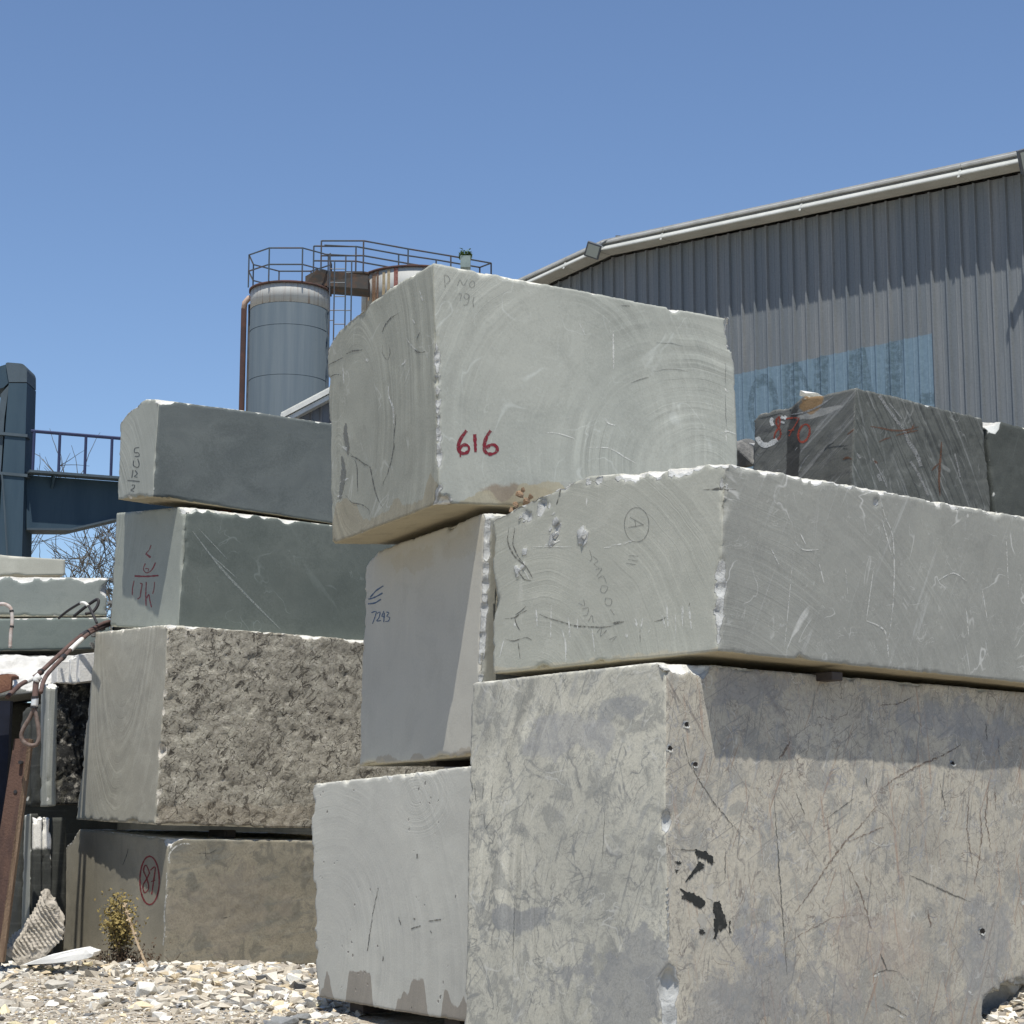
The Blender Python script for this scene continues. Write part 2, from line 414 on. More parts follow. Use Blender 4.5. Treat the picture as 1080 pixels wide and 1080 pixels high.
        uu = np.where(isx == 0, -ul[lv], np.where(isx == 1, ur[lv], np.where(isx == 3, ul[lv], ur[lv])))
        vv = np.where(isx == 2, ul[lv], v[lv])
        uvl.data.foreach_set('uv', np.stack([uu, vv], 1).astype(np.float32).ravel())
        at_ = me.attributes.new('chip', 'FLOAT', 'POINT'); at_.data.foreach_set('value', chip.astype(np.float32))
        me.polygons.foreach_set('use_smooth', np.full(len(Q), smooth))
        me.validate()
        o = bpy.data.objects.new(name, me); COL.objects.link(o); o.location = tuple(org)
        for m_ in mats: me.materials.append(m_)
        tag(o, label, 'stone block', group)
        s.obj = o; s.org = Vector(org); return o
def proj(p):
    q = Vector(p)-EYE; f = q.y*CP+q.z*SP; u = -q.y*SP+q.z*CP
    return (540+FOC*q.x/f, 540-FOC*u/f)

def smooth_pts(pts, step=1.5):
    out = []; n = len(pts)
    for i in range(n-1):
        p0 = pts[max(i-1,0)]; p1 = pts[i]; p2 = pts[i+1]; p3 = pts[min(i+2,n-1)]
        L = math.dist(p1, p2); k = max(1, int(L/step))
        for q in range(k):
            t = q/k
            out.append(tuple(.5*((2*p1[c])+(-p0[c]+p2[c])*t+(2*p0[c]-5*p1[c]+4*p2[c]-p3[c])*t*t+(-p0[c]+3*p1[c]-3*p2[c]+p3[c])*t**3) for c in (0,1)))
    out.append(pts[-1]); return out
def decal(block, poly, mat, name, label=None, lift=.003):
    jit = .7 if name != "drill_hole_shade" else .12
    v = []; o = block.obj; rs = random.Random(int(poly[0][0]))
    pp = []
    for i in range(len(poly)):
        p, q = poly[i], poly[(i+1) % len(poly)]
        for k in range(6): pp.append((p[0]+(q[0]-p[0])*k/6+(rs.gauss(0,jit) if k else 0), p[1]+(q[1]-p[1])*k/6+(rs.gauss(0,jit) if k else 0)))
    for p in pp:
        hit, loc, nrm, _ = o.ray_cast(EYE-block.org, ray(*p))
        if hit: v.append(loc+block.org+nrm*lift)
    ob = link(name, mesh_from(name, v, [list(range(len(v)))]), mat, block.obj, block.org)
    if label: ob['label'] = label
def ribbons(block, strokes, mat, name, lift=.0025, label=None, taper=None, sharp=False, wob=0.0):
    if len(strokes) > 1:
        for st_ in strokes: ribbons(block, [st_], mat, name, lift, None, taper, sharp, wob)
        return
    if taper is None: taper = name in ('crack', 'scar_or_lit_lip', 'vein', 'scratch', 'pale_vein', 'rust_vein', 'gouge')
    if name in ('crack','scratch','vein') and not sharp: wob = .35; strokes = [([(x+random.uniform(-.5,.5), y+random.uniform(-.5,.5)) for x, y in smooth_pts(strokes[0][0], 5)], strokes[0][1]*.8)]
    """paint or pencil strokes laid on a block's face"""
    dg = None; v = []; f = []; o = block.obj; rs = random.Random(int(strokes[0][0][0][0]*7))
    for pts, wd in strokes:
        sp = smooth_pts(pts) if not sharp else pts
        if sharp:
            q = []
            for a_, b_ in zip(pts[:-1], pts[1:]):
                kk = max(1, int(math.dist(a_, b_)/2))
                for t in range(kk): q.append((a_[0]+(b_[0]-a_[0])*t/kk + rs.uniform(-wob,wob), a_[1]+(b_[1]-a_[1])*t/kk + rs.uniform(-wob,wob)))
            sp = q+[pts[-1]]
        prev = None
        for i, p in enumerate(sp):
            a_ = sp[max(i-1,0)]; b_ = sp[min(i+1,len(sp)-1)]
            tx, ty = b_[0]-a_[0], b_[1]-a_[1]; L = math.hypot(tx,ty) or 1
            nx, ny = -ty/L, tx/L
            ww = wd/2*(1 if not taper else (.25+.75*math.sin(math.pi*(i+.5)/len(sp))))*rs.uniform(.75,1.25)
            row = []
            for sg in (-1, 1):
                hit, loc, nrm, _ = o.ray_cast(EYE-block.org, ray(p[0]+nx*ww*sg, p[1]+ny*ww*sg))
                if not hit: row = None; break
                row.append(loc+block.org+nrm*lift)
            if row is None: prev = None; continue
            b0 = len(v); v += row
            if prev is not None and (Vector(v[prev])-Vector(v[b0])).length < .25: f.append([prev, prev+1, b0+1, b0])
            prev = b0
    if not f: return None
    me = mesh_from(name, v, f); ob = link(name, me, mat, block.obj, block.org)
    if label: ob['label'] = label
    return ob
def sc_pts(pts, k, ox, oy): return [(x*k+ox, y*k+oy) for x, y in pts]
def ell(cx, cy, rx, ry, n=18, a0=0, tilt=0):
    out = []
    for i in range(n+1):
        a = a0+2*math.pi*i/n; x, y = rx*math.cos(a), ry*math.sin(a); c, s_ = math.cos(tilt), math.sin(tilt)
        out.append((cx+x*c-y*s_, cy+x*s_+y*c))
    return out

# ================================================================== SETTING: ground
def ground_h(x, y):
    """height of the rubble strewn yard, metres"""
    p = np.stack([x*.9, y*.9, x*0+.5], 1); q = np.stack([x*4, y*4, x*0+3.5], 1)
    h = .05*fbm(p, 3) + .022*fbm(q, 3)
    h += .16*np.exp(-((x+4.6)**2/3.5+(y-22.6)**2/.9))           # heap against the left stack
    h += .16*np.exp(-((x+2.6)**2/.5+(y-21.0)**2/2.2))           # heap between the stacks
    h += .34*np.exp(-((x-4.75)**2/.22+(y-17.1)**2/.3))           # heap against the big block
    h += -.05*np.exp(-((x+1.0)**2/.8+(y-17.3)**2/.8))
    return h
def make_ground():
    xs = np.concatenate([np.linspace(-1500,-30,14), np.linspace(-29,-9,40), np.linspace(-8.9,-.0,180), np.linspace(.3,12,60), np.linspace(13,30,20), np.linspace(60,1500,12)])
    ys = np.concatenate([np.linspace(-300,0,12), np.linspace(1,13.8,30), np.linspace(14,25,200), np.linspace(25.5,60,60), np.linspace(70,3000,20)])
    X, Y = np.meshgrid(xs, ys, indexing='ij'); x, y = X.ravel(), Y.ravel()
    z = ground_h(x, y); fade = np.clip((70-np.hypot(x,y))/40, 0, 1); z = z*fade
    nx, ny = len(xs), len(ys)
    I, J = np.meshgrid(np.arange(nx-1), np.arange(ny-1), indexing='ij'); I, J = I.ravel(), J.ravel()
    Q = np.stack([I*ny+J, (I+1)*ny+J, (I+1)*ny+J+1, I*ny+J+1], 1)
    me = bpy.data.meshes.new('ground'); me.vertices.add(len(x)); me.vertices.foreach_set('co', np.stack([x,y,z],1).astype(np.float32).ravel())
    me.loops.add(Q.size); me.loops.foreach_set('vertex_index', Q.astype(np.int32).ravel()); me.polygons.add(len(Q))
    me.polygons.foreach_set('loop_start', np.arange(0,Q.size,4,dtype=np.int32)); me.update(calc_edges=True)
    m = NT('ground_dust'); tc = m.new('TexCoord'); P = tc.outputs['Object']
    n1 = m.noise(P, .6, 4); n2 = m.noise(P, 8, 8, .7); n3 = m.noise(P, 60, 4, .7)
    c = m.mix(m.ramp(n1,.35,.65), (.47,.40,.30), (.38,.32,.24)); c = m.mix(m.ramp(n2,.45,.62), c, (.60,.56,.48))
    c = m.scale(c, m.ramp(n3,.3,.7,.7,1.2,False)); m.col(c); m.bump(m.math('ADD', n2, m.math('MULTIPLY', n3, .4)), .05)
    m.b.inputs['Roughness'].default_value = .95
    tag(link('ground', me, m.m), kind='structure')
make_ground()

# ================================================================== warehouse
WB = -46.0; W0 = at(1080, 172, 28.0); W0.z = 0; wd_ = bdir(WB); wn_ = Vector((-wd_.y, wd_.x, 0))     # outward, toward the camera
if wn_.y > 0: wn_ = -wn_
def wall_sz(px, py):
    p = on_vert(px, py, W0, WB); return ((p-W0).dot(wd_), p.z)
s_r, z_r = wall_sz(1080, 183); s_k, z_k = wall_sz(647, 272); s_l, z_l = wall_sz(583, 301)
sl1 = (z_k-z_r)/(s_k-s_r); sl2 = (z_l-z_k)/(s_l-s_k)
def roof_z(s): return z_k + (s-s_k)*(sl1 if s < s_k else sl2)
S0, S1 = -5.0, 12.6
PITCHP = .268
def make_warehouse():
    root = empty('warehouse', W0, 'large grey warehouse clad in ribbed metal sheets, behind the stacks', 'warehouse')
    # cladding material with the faded painted sign
    m = NT('wall_sheet'); uvn = m.new('UVMap'); U, V, _ = m.sep(uvn.outputs[0]); P = m.comb(U, V, 0)
    pan = m.noise(m.vmul(P, (3.7, .05, 1)), 1, 2); n2 = m.noise(m.vmul(P, (9, .5, 1)), 1, 5, .6); n3 = m.noise(P, 14, 5, .65)
    grey = m.mix(m.ramp(n2, .35, .65), (.155,.170,.180), (.192,.202,.207))
    grey = m.mix(m.ramp(pan, .4, .6), grey, (.145,.162,.175))
    sa, za = wall_sz(779, 394); sb, zb = wall_sz(983, 351)
    zt = m.math('ADD', zb, m.math('MULTIPLY', m.math('SUBTRACT', U, sb), (za-zb)/(sa-sb)))
    zt = m.math('ADD', zt, m.math('MULTIPLY', m.math('SUBTRACT', m.noise(P, 3, 2), .5), .05))
    s_end = sa + 3.4
    inblue = m.math('MULTIPLY', m.ramp(m.math('SUBTRACT', zt, V), 0, .02), m.math('MULTIPLY', m.ramp(U, sb-.01, sb+.01), m.ramp(U, s_end+.01, s_end-.01)))
    inblue = m.math('MULTIPLY', inblue, m.ramp(V, 4.2, 4.22))
    blue = m.mix(m.ramp(n3, .3, .7), (.14,.205,.255), (.17,.24,.295))
    col = m.mix(inblue, grey, blue)
    letters = [((831,405),(831,388),.06),((836,440),(835,388),.16),((842,388),(860,425),.05),((866,420),(866,381),.15),((860,381),(872,379),.05),
               ((897,440),(905,371),.14),((908,370),(919,425),.09),((943,440),(943,362),.17),((975,421),(984,420),.10)]
    lm = None
    for (a_, b_, wd) in letters:
        u0, v0 = wall_sz(*a_); u1, v1 = wall_sz(*b_)
        k = m.seg(U, V, u0, v0, u1, v1, wd); lm = k if lm is None else m.math('MAXIMUM', lm, k)
    uo, vo = wall_sz(805, 428); ut, vt = wall_sz(805, 394); ul, vl = wall_sz(789, 430)
    q = m.vmul(m.comb(m.math('SUBTRACT', U, uo), m.math('SUBTRACT', V, vo)), (1/abs(ul-uo), 1/(vt-vo), 1))
    d = m.vlen(q); ring = m.math('MULTIPLY', m.ramp(d, 1.02, .98), m.ramp(d, .60, .66)); lm = m.math('MAXIMUM', lm, ring)
    wear = m.ramp(m.noise(P, 11, 6, .75), .36, .60, .08, .65)
    col = m.mix(m.math('MULTIPLY', m.math('MULTIPLY', lm, wear), inblue), col, (.055,.085,.100))
    col = m.scale(col, m.ramp(m.noise(P, 30, 3), .3, .7, .93, 1.07, False))
    streak = m.ramp(m.noise(m.vmul(P, (14, .25, 1)), 1, 4, .6), .6, .8, 0, .25); col = m.mix(streak, col, (.11,.115,.125))
    m.col(col); m.b.inputs['Roughness'].default_value = .55; m.b.inputs['Metallic'].default_value = 0.0
    m.bump(m.noise(m.vmul(P, (5, 1.2, 1)), 1, 3), .02, .6)
    n = int((S1-S0)/PITCHP); rs = random.Random(4)
    for i in range(n):
        s0 = S0+i*PITCHP
        rib = .050; wv = rs.uniform(-.004, .004)
        prof = [(0, 0), (.062, .0), (.075, .010), (.115, .010), (.128, 0), (PITCHP-.058, 0), (PITCHP-.046, rib*.85+wv), (PITCHP-.016, rib*.85+wv), (PITCHP-.004, 0)]
        prof = [(0,0),(.09,0),(.098,.007),(.115,.007),(.123,0),(PITCHP-.052,0),(PITCHP-.040,rib+wv),(PITCHP-.014,rib+wv),(PITCHP-.003,.0),(PITCHP,0)]
        v = []; f = []; uv = []
        cuts_z = [0.0, .5, 1.0]
        for (ds, o_) in prof:
            s_ = s0+ds; top = roof_z(s_)
            for t in cuts_z:
                v.append(W0 + wd_*s_ + wn_*o_ + Vector((0,0,top*t))); uv.append((s_, top*t))
        k = len(cuts_z)
        for a_ in range(len(prof)-1):
            for b_ in range(k-1): f.append([a_*k+b_, a_*k+b_+1, (a_+1)*k+b_+1, (a_+1)*k+b_])
        me = mesh_from('wall_panel', v, f); ul_ = me.uv_layers.new(name='UVMap')
        for lp in me.loops: ul_.data[lp.index].uv = uv[lp.vertex_index]
        # give the sheet a real thickness by closing it a little behind
        link('wall_panel', me, m.m, root, W0+wd_*s0)
    # body behind and roof
    bodym = plain('warehouse_side', (.22,.22,.23), .6, sc=.8)
    back = -wn_*22
    mb = MB(); e = -wn_*.03
    poly = [W0+wd_*S0+e, W0+wd_*S1+e, W0+wd_*S1+e+Vector((0,0,roof_z(S1)-.03)), W0+wd_*s_k+e+Vector((0,0,z_k-.03)), W0+wd_*S0+e+Vector((0,0,roof_z(S0)-.03))]
    mb.prism(poly, back); mb.build('side_wall', bodym, root)
    trim2 = plain('trim_mid', (.34,.34,.32), .6, c2=(.26,.26,.24), sc=2)
    trim = plain('trim_pale', (.46,.47,.44), .6, var=.2, sc=1.5, c2=(.40,.41,.38), rust=((.35,.30,.22), .66, .8))
    tz = lambda s: W0 + wd_*s + Vector((0,0,roof_z(s)))
    U3 = Vector((0,0,1))
    def band(name, o0, o1, z0, z1, mat, segs, inset=0):
        for (a_, b_) in segs:
            mb = MB(); A, B = tz(a_), tz(b_)
            mb.prism([A+wn_*o0+U3*z0, A+wn_*o1+U3*z0, A+wn_*o1+U3*z1, A+wn_*o0+U3*z1], B-A); mb.build(name, mat, root)
    segs = []; a_ = S0
    for st in [S0+2.9, S0+5.9, S0+8.9, S0+11.9, s_k]:
        if st > a_: segs.append((a_, min(st, s_k)-.012)); a_ = st
        if st >= s_k: break
    if a_ < s_k: segs.append((a_, s_k-.005))
    segs += [(s_k+.005, s_k+.85), (s_k+.862, S1)]
    def slope_band(name, prof, mat):
        for (a_, b_) in segs:
            A, B = tz(a_), tz(b_); MB().prism([A+wn_*o+U3*z for o, z in prof], B-A).build(name, mat, root)
    slope_band('roof_flashing', [(.064,.03),(.42,.03),(.43,.045),(.425,.065),(.365,.125),(.064,.14)], trim)
    slope_band('roof_edge', [(.05,.17),(.36,.172),(.372,.185),(.37,.215),(.34,.24),(.05,.25)], trim2)
    dk = plain('trim_gap', (.18,.18,.17), .7)
    band('trim_backing', .056, .33, .142, .168, dk, segs)
    roofm = plain('roof_sheet', (.42,.42,.40), .5)
    for (a_, b_) in ((S0-.3, s_k), (s_k, S1)):
        mb = MB(); A, B = tz(a_), tz(b_); mb.prism([A+wn_*.30+U3*.253, A+back+U3*.253, A+back+U3*.28, A+wn_*.30+U3*.28], B-A); mb.build('roof', roofm, root)
    # joints in the flashing
    for s_ in [x[1]+.006 for x in segs[:-1]]:
        mb = MB(); p = tz(s_); mb.prism([p+wn_*.434+U3*.0+wd_*-.02, p+wn_*.38+U3*.13+wd_*-.02, p+wn_*.38+U3*.13+wd_*.02, p+wn_*.434+U3*.0+wd_*.02], wn_*.006)
        mb.build('roof_joint', trim, root)
    # floodlights
    def flood(px, py, Ys, sz, label, face):
        hsg = plain('lamp_housing', (.10,.11,.12), .5); gl = NT('lamp_glass'); gl.col((.33,.36,.33)); gl.b.inputs['Roughness'].default_value = .25
        c = on_vert(px, py, W0+wn_*.55, WB)
        t = empty('floodlight', c, label, 'floodlight', 'floodlights on the roof edge of the warehouse')
        n_ = Vector(face).normalized(); up = Vector((0,0,1)); rt = n_.cross(up).normalized(); up2 = rt.cross(n_)
        rot = Matrix((rt, n_, up2)).transposed()
        roll = Matrix.Rotation(R(-24 if px < 800 else 18), 3, n_); rot = roll @ rot
        MB().box(c, (sz, .07, sz*1.02), rot).build('housing', hsg, t)
        MB().box(c+n_*.037, (sz*.80, .006, sz*.82), rot).build('lens', gl.m, t)
        mb = MB()
        base = W0+wd_*((c-W0).dot(wd_)-.30)+wn_*.2; base.z = roof_z((c-W0).dot(wd_)-.30)+.30
        mb.tube([c-n_*.03, (c+base)/2+Vector((0,0,.05)), base], .016, 6); mb.build('bracket', hsg, t)
        b2 = MB().box(base, (.09,.09,.05)).build('foot_plate', hsg, t)
    flood(625.5, 264, 0, .27, 'square floodlight tilted over the left end of the warehouse roof edge', (-.25,-.80,-.50))
    flood(1087, 168, 0, .36, 'floodlight cut by the right border of the photo, above the warehouse roof edge', (.05,-.85,-.45))
make_warehouse()

# ================================================================== low shed roof left of the top block
def make_shed():
    A = at(298, 441, 46); B = at(420, 377, 46.8)
    A.z = A.z; root = empty('shed', Vector((A.x, A.y, 0)), 'pale sloping roof edge of a shed with ribbed wall, in front of the tall silo', 'shed')
    wallm = plain('shed_wall', (.16,.165,.175), .6, sc=2); trim = plain('shed_trim', (.60,.60,.56), .5, var=.15)
    C = A + (B-A)*2; C.z = A.z; sl = B-A
    L = Vector((A.x-.3, A.y, A.z-.16))
    top = lambda x: (A.z + (B.z-A.z)*(x-A.x)/(B.x-A.x)) if x < B.x else (B.z - (B.z-A.z)*(x-B.x)/(B.x-A.x))
    Yof = lambda x: A.y+(B.y-A.y)*(x-A.x)/(B.x-A.x)
    x = A.x; ex = B.x+(B.x-A.x); k = 0
    while x < ex:
        x2 = min(x+.24, ex); v = []
        mb = MB(); z0, z1 = top(x)-.20, top(x2)-.20
        p0, p1 = Vector((x, Yof(x), 0)), Vector((x2-.05, Yof(x2), 0))
        mb.prism([p0, p1, p1+Vector((0,0,z1)), p0+Vector((0,0,z0))], (0,.03,0))
        p2, p3 = Vector((x2-.05, Yof(x2)-.035, 0)), Vector((x2, Yof(x2)-.035, 0))
        mb.prism([p2, p3, p3+Vector((0,0,z1)), p2+Vector((0,0,z1))], (0,.065,0))
        mb.build('wall_panel', wallm, root); x = x2
    for (p, q) in ((A, B), (B, Vector((ex, Yof(ex), A.z)))):
        for (o0, o1, z0, z1) in ((.06,.34,-.24,-.12), (.05,.40,-.10,.02)):
            n = Vector((0,-1,0)); mb = MB(); U3 = Vector((0,0,1))
            mb.prism([p+n*o0+U3*z0, p+n*o1+U3*z0, p+n*o1+U3*z1, p+n*o0+U3*z1], q-p); mb.build('roof_edge', trim, root)
        mb = MB(); mb.prism([p+Vector((0,-.3,.03)), p+Vector((0,9,.03)), p+Vector((0,9,.08)), p+Vector((0,-.3,.08))], q-p); mb.build('roof', trim, root)
make_shed()

# ================================================================== silos
def make_silos():
    body = NT('silo_paint'); tc = body.new('TexCoord'); P = tc.outputs['Object']; X, Y, Z = body.sep(P)
    ang = body.math('ARCTAN2', Y, X)
    pv = body.comb(body.math('MULTIPLY', ang, 6), body.math('MULTIPLY', Z, .25), 0)
    n1 = body.noise(pv, 1, 5, .6); n2 = body.noise(P, 6, 6, .7)
    c = body.mix(body.ramp(n1, .35, .65), (.062,.082,.100), (.076,.096,.112)); c = body.mix(body.ramp(n2, .62, .75, 0, .5), c, (.055,.07,.08))
    c = body.mix(body.ramp(body.noise(body.comb(body.math('MULTIPLY', ang, 16), body.math('MULTIPLY', Z, .12), 3), 1, 4), .58, .72, 0, .55), c, (.06,.08,.092))
    body.col(c); body.b.inputs['Roughness'].default_value = .8; body.b.inputs['Specular IOR Level'].default_value = .15
    band = NT('silo_band'); tc = band.new('TexCoord'); P = tc.outputs['Object']; X, Y, Z = band.sep(P); ang = band.math('ARCTAN2', Y, X)
    pv = band.comb(band.math('MULTIPLY', ang, 11), band.math('MULTIPLY', Z, .35), 1)
    c = band.mix(band.ramp(band.noise(pv, 1, 4, .7), .5, .68, 0, .8), (.36,.365,.35), (.17,.11,.075))
    band.col(c); band.b.inputs['Roughness'].default_value = .6
    rust = plain('rust', (.085,.045,.036), .9, c2=(.055,.035,.03), sc=2, bump=.01)
    rail = plain('rail_paint', (.055,.075,.095), .5, var=.3, c2=(.075,.06,.055))
    deck = plain('deck', (.055,.05,.045), .8, c2=(.10,.06,.04))
    ztop = at(306, 297, 53.9).z
    def silo(px, Y, r, zt, label, rings, bandh, rr, rl, nseg, withrust):
        c = at(px, 300, Y); c.z = 0
        t = empty('silo', c, label, 'silo')
        def cyl(name, r0, z0, z1, mat, n=48, cap=True):
            mb = MB(); mb.tube([c+Vector((0,0,z0)), c+Vector((0,0,z1))], r0, n, cap)
            o = mb.build(name, mat, t, c); 
            for p in o.data.polygons: p.use_smooth = len(p.vertices) == 4
            return o
        cyl('shell', r, 0, zt-bandh, body.m); cyl('top_band', r+.004, zt-bandh, zt, band.m)
        for z in rings: cyl('seam', r+.003, z-.007, z+.007, body.m)
        cyl('rim', r+.05, zt-.05, zt+.015, rust)
        # low cone roof
        mb = MB(); mb.tube([c+Vector((0,0,zt+.015)), c+Vector((0,0,zt+.25))], [r+.02, .3], 40)
        mb.build('cone_roof', band.m, t, c)
        return t, c
    zl = at(303, 380, 55).z
    s1, c1 = silo(306, 55, 42.5/FOC*55, ztop, 'tall grey silo with a rust stained pale top band, left of the top block',
                  [at(303, 352, 55).z, at(303, 404, 55).z, at(303, 300, 55).z-5.5], .62, 0, 0, 8, 0)
    zt2 = at(430, 277, 55).z
    s2, c2 = silo(440, 57, 1.72, zt2, 'second silo mostly hidden behind the top block, white band with strong rust streaks', [zt2-4], 1.15, 0, 0, 8, 0)
    # strong rust streaks running down the second silo
    for (px, wpx, z0, z1, cc) in ((395.5,4,.10,1.3,(.17,.095,.05)),(399.5,2.5,.05,1.5,(.14,.08,.05)),(406.5,3,.12,.85,(.27,.21,.12)),(412,3,.08,.8,(.27,.21,.12)),(420,4.5,.06,.75,(.16,.05,.035)),(389,1.6,.2,.9,(.34,.22,.12))):
        v = []; f = []; a0 = None
        for side in (-1, 1):
            x = (px+side*wpx/2-440)/FOC*56; a_ = math.asin(max(-1, min(1, x/1.73)))
            for z in (zt2-z0, zt2-z1): v.append(c2+Vector((math.sin(a_)*1.735, -math.cos(a_)*1.735, z)))
        me = mesh_from('rust_streak', v, [[0,1,3,2]])
        rm = NT('rust_streak'); tcx = rm.new('TexCoord'); rm.col(rm.mix(rm.ramp(rm.noise(tcx.outputs['Object'], 9, 5, .7), .3, .65), cc, tuple(min(1,q*1.1+.06) for q in cc)))
        rm.b.inputs['Roughness'].default_value = .9
        link('rust_streak', me, rm.m, s2, c2)
    # rust pipe down the left side of the first silo
    px = at(258, 320, 55); x = px.x; y = c1.y-.1
    mb = MB(); mb.tube([(x, y, 0), (x, y, ztop-.55)], .085, 10); mb.build('fill_pipe', plain('pipe_brown', (.030,.017,.016), .95, c2=(.045,.022,.018), sc=2), s1, smooth=True)
    mb = MB(); mb.tube([(x, y, ztop-.56), (x+.02, y, ztop-.36), (x+.14, y, ztop-.22), (x+.40, y, ztop-.16)], .085, 10)
    mb.build('pipe_elbow', plain('elbow', (.45,.33,.26), .7), s1, smooth=True)
    mb = MB(); mb.tube([(x+.21, y+.1, 0), (x+.21, y+.1, ztop-.4)], .10, 10); mb.build('cable_duct', plain('duct', (.045,.045,.048), .9, c2=(.03,.028,.026)), s1, smooth=True)
    # railings
    def railing(parent, cx, cy, rad, zb, hts, n, rot, r=.024, stretch=(1,1)):
        P = [Vector((cx+rad*math.cos(rot+2*math.pi*k/n)*stretch[0], cy+rad*math.sin(rot+2*math.pi*k/n)*stretch[1], zb)) for k in range(n)]
        for k in range(n):
            MB().tube([P[k], P[k]+Vector((0,0,hts[-1]))], r, 6).build('rail_post', rail, parent)
            for h in hts: MB().tube([P[k]+Vector((0,0,h)), P[(k+1) % n]+Vector((0,0,h))], r, 6).build('hand_rail', rail, parent)
    railing(s1, c1.x, c1.y, 1.28, ztop+.0, [.50, 1.0], 8, R(22.5))
    # walkway round the second silo and bridge between them
    wk = empty('walkway', Vector((c2.x-2.2, 55, zt2-.4)), 'steel walkway with railings running over the tops of both silos', 'walkway')
    def railpath(pts, hts, post_every=None, r=.026):
        for h in hts: MB().tube([p+Vector((0,0,h)) for p in pts], r, 6).build('hand_rail', rail, wk)
        for p in pts: MB().tube([p, p+Vector((0,0,hts[-1]))], r, 6).build('rail_post', rail, wk)
    # near railing: traced in plan, level
    zb = zt2+.0
    def lev(px, py, z):                    # point of the sight line at a given height
        d = ray(px, py); t = (z-CAMH)/d.z; return EYE+d*t
    zr = zb+.95
    def drop(ps): return [Vector((p.x, p.y, zb)) for p in ps]
    near = [lev(339, 254, zr), lev(383.5, 254, zr), lev(430.5, 262.5, zr), lev(475.5, 270, zr), lev(518, 277.5, zr)]
    far = [lev(331, 259.5, zr), lev(375.5, 260, zr), lev(420.5, 268.2, zr), lev(460, 274, zr), lev(506, 282, zr)]
    railpath(drop(near), [.48, .95]); railpath(drop(far), [.48, .95])
    railpath([drop(near)[-1], drop(far)[-1]], [.48, .95])
    dk = MB(); a_, b_ = drop(near), drop(far)
    for i in range(4): dk.prism([a_[i]+Vector((0,0,-.06)), a_[i+1]+Vector((0,0,-.06)), b_[i+1]+Vector((0,0,-.06)), b_[i]+Vector((0,0,-.06))], (0,0,.05))
    dk.build('deck_plate', deck, wk)
    p0 = at(322, 292, 54.6); p1 = at(388, 296, 54.9)
    mb = MB(); mb.prism([p0+Vector((0,0,-.22)), p1+Vector((0,0,-.26)), p1+Vector((0,0,.16)), p0+Vector((.35,0,.22)), p0+Vector((0,0,.02))], (0,.9,0)); mb.build('bridge_beam', deck, wk)
    # ladder
    lad = empty('ladder', at(360, 420, 54.2), 'steel access ladder between the two silos', 'ladder')
    for x1, x2 in ((349,371),): pass
    rails = [(348.3,267),(353,275),(364.8,270),(371,275)]
    pts = []
    for (px_, pyt) in rails:
        T = at(px_, pyt, 54.0); B = Vector((T.x, T.y, 2)); MB().tube([B, T], .022, 6).build('stile', rail, lad)
        pts.append(T)
    for k in range(40):
        z = pts[1].z-.25-k*.42
        MB().tube([(pts[1].x, 54, z), (pts[2].x, 54, z)] if k % 3 else [(pts[0].x, 54, z), (pts[2].x, 54, z)], .016, 5).build('rung', rail, lad)
    for k in range(14):
        z = pts[0].z-.9-k*1.15
        MB().tube([(pts[0].x, 54, z), (pts[1].x, 54, z+.01)], .016, 5).build('cage_bar', rail, lad)
        MB().tube([(pts[2].x, 54, z+.3), (pts[3].x, 54, z+.31)], .016, 5).build('cage_bar', rail, lad)
    for dz in (.0, .28): MB().tube([(at(342,270,54).x, 54, pts[0].z+.25-dz), (pts[3].x+.1, 54, pts[0].z+.2-dz)], .02, 6).build('cage_hoop', rail, lad)
    # small potted looking weed on the far railing
    vent = empty('roof_plant', at(491, 282, 55), 'small green plant in a grey pot on the silo walkway rail, above the top block', 'potted plant')
    c = at(491, 277, 55); MB().box(c, (.30,.3,.36)).build('pot', plain('pot', (.20,.25,.24), .7), vent)
    rs = random.Random(3); lf = MB()
    for k in range(260):
        p = c+Vector((rs.uniform(-.17,.17), rs.uniform(-.12,.12), .14+abs(rs.gauss(0,.09)))); a_ = rs.uniform(0,6.3)
        d = Vector((math.cos(a_), math.sin(a_), rs.uniform(-.3,.8)))*.09; e = d.cross(Vector((0,0,1)))*.35
        b0 = len(lf.v); lf.v += [p-d*.5, p+e, p+d, p-e]; lf.f.append([b0,b0+1,b0+2,b0+3])
    me = mesh_from('foliage', lf.v, lf.f); link('foliage', me, plain('pot_leaf', (.11,.17,.06), .8), vent)
make_silos()

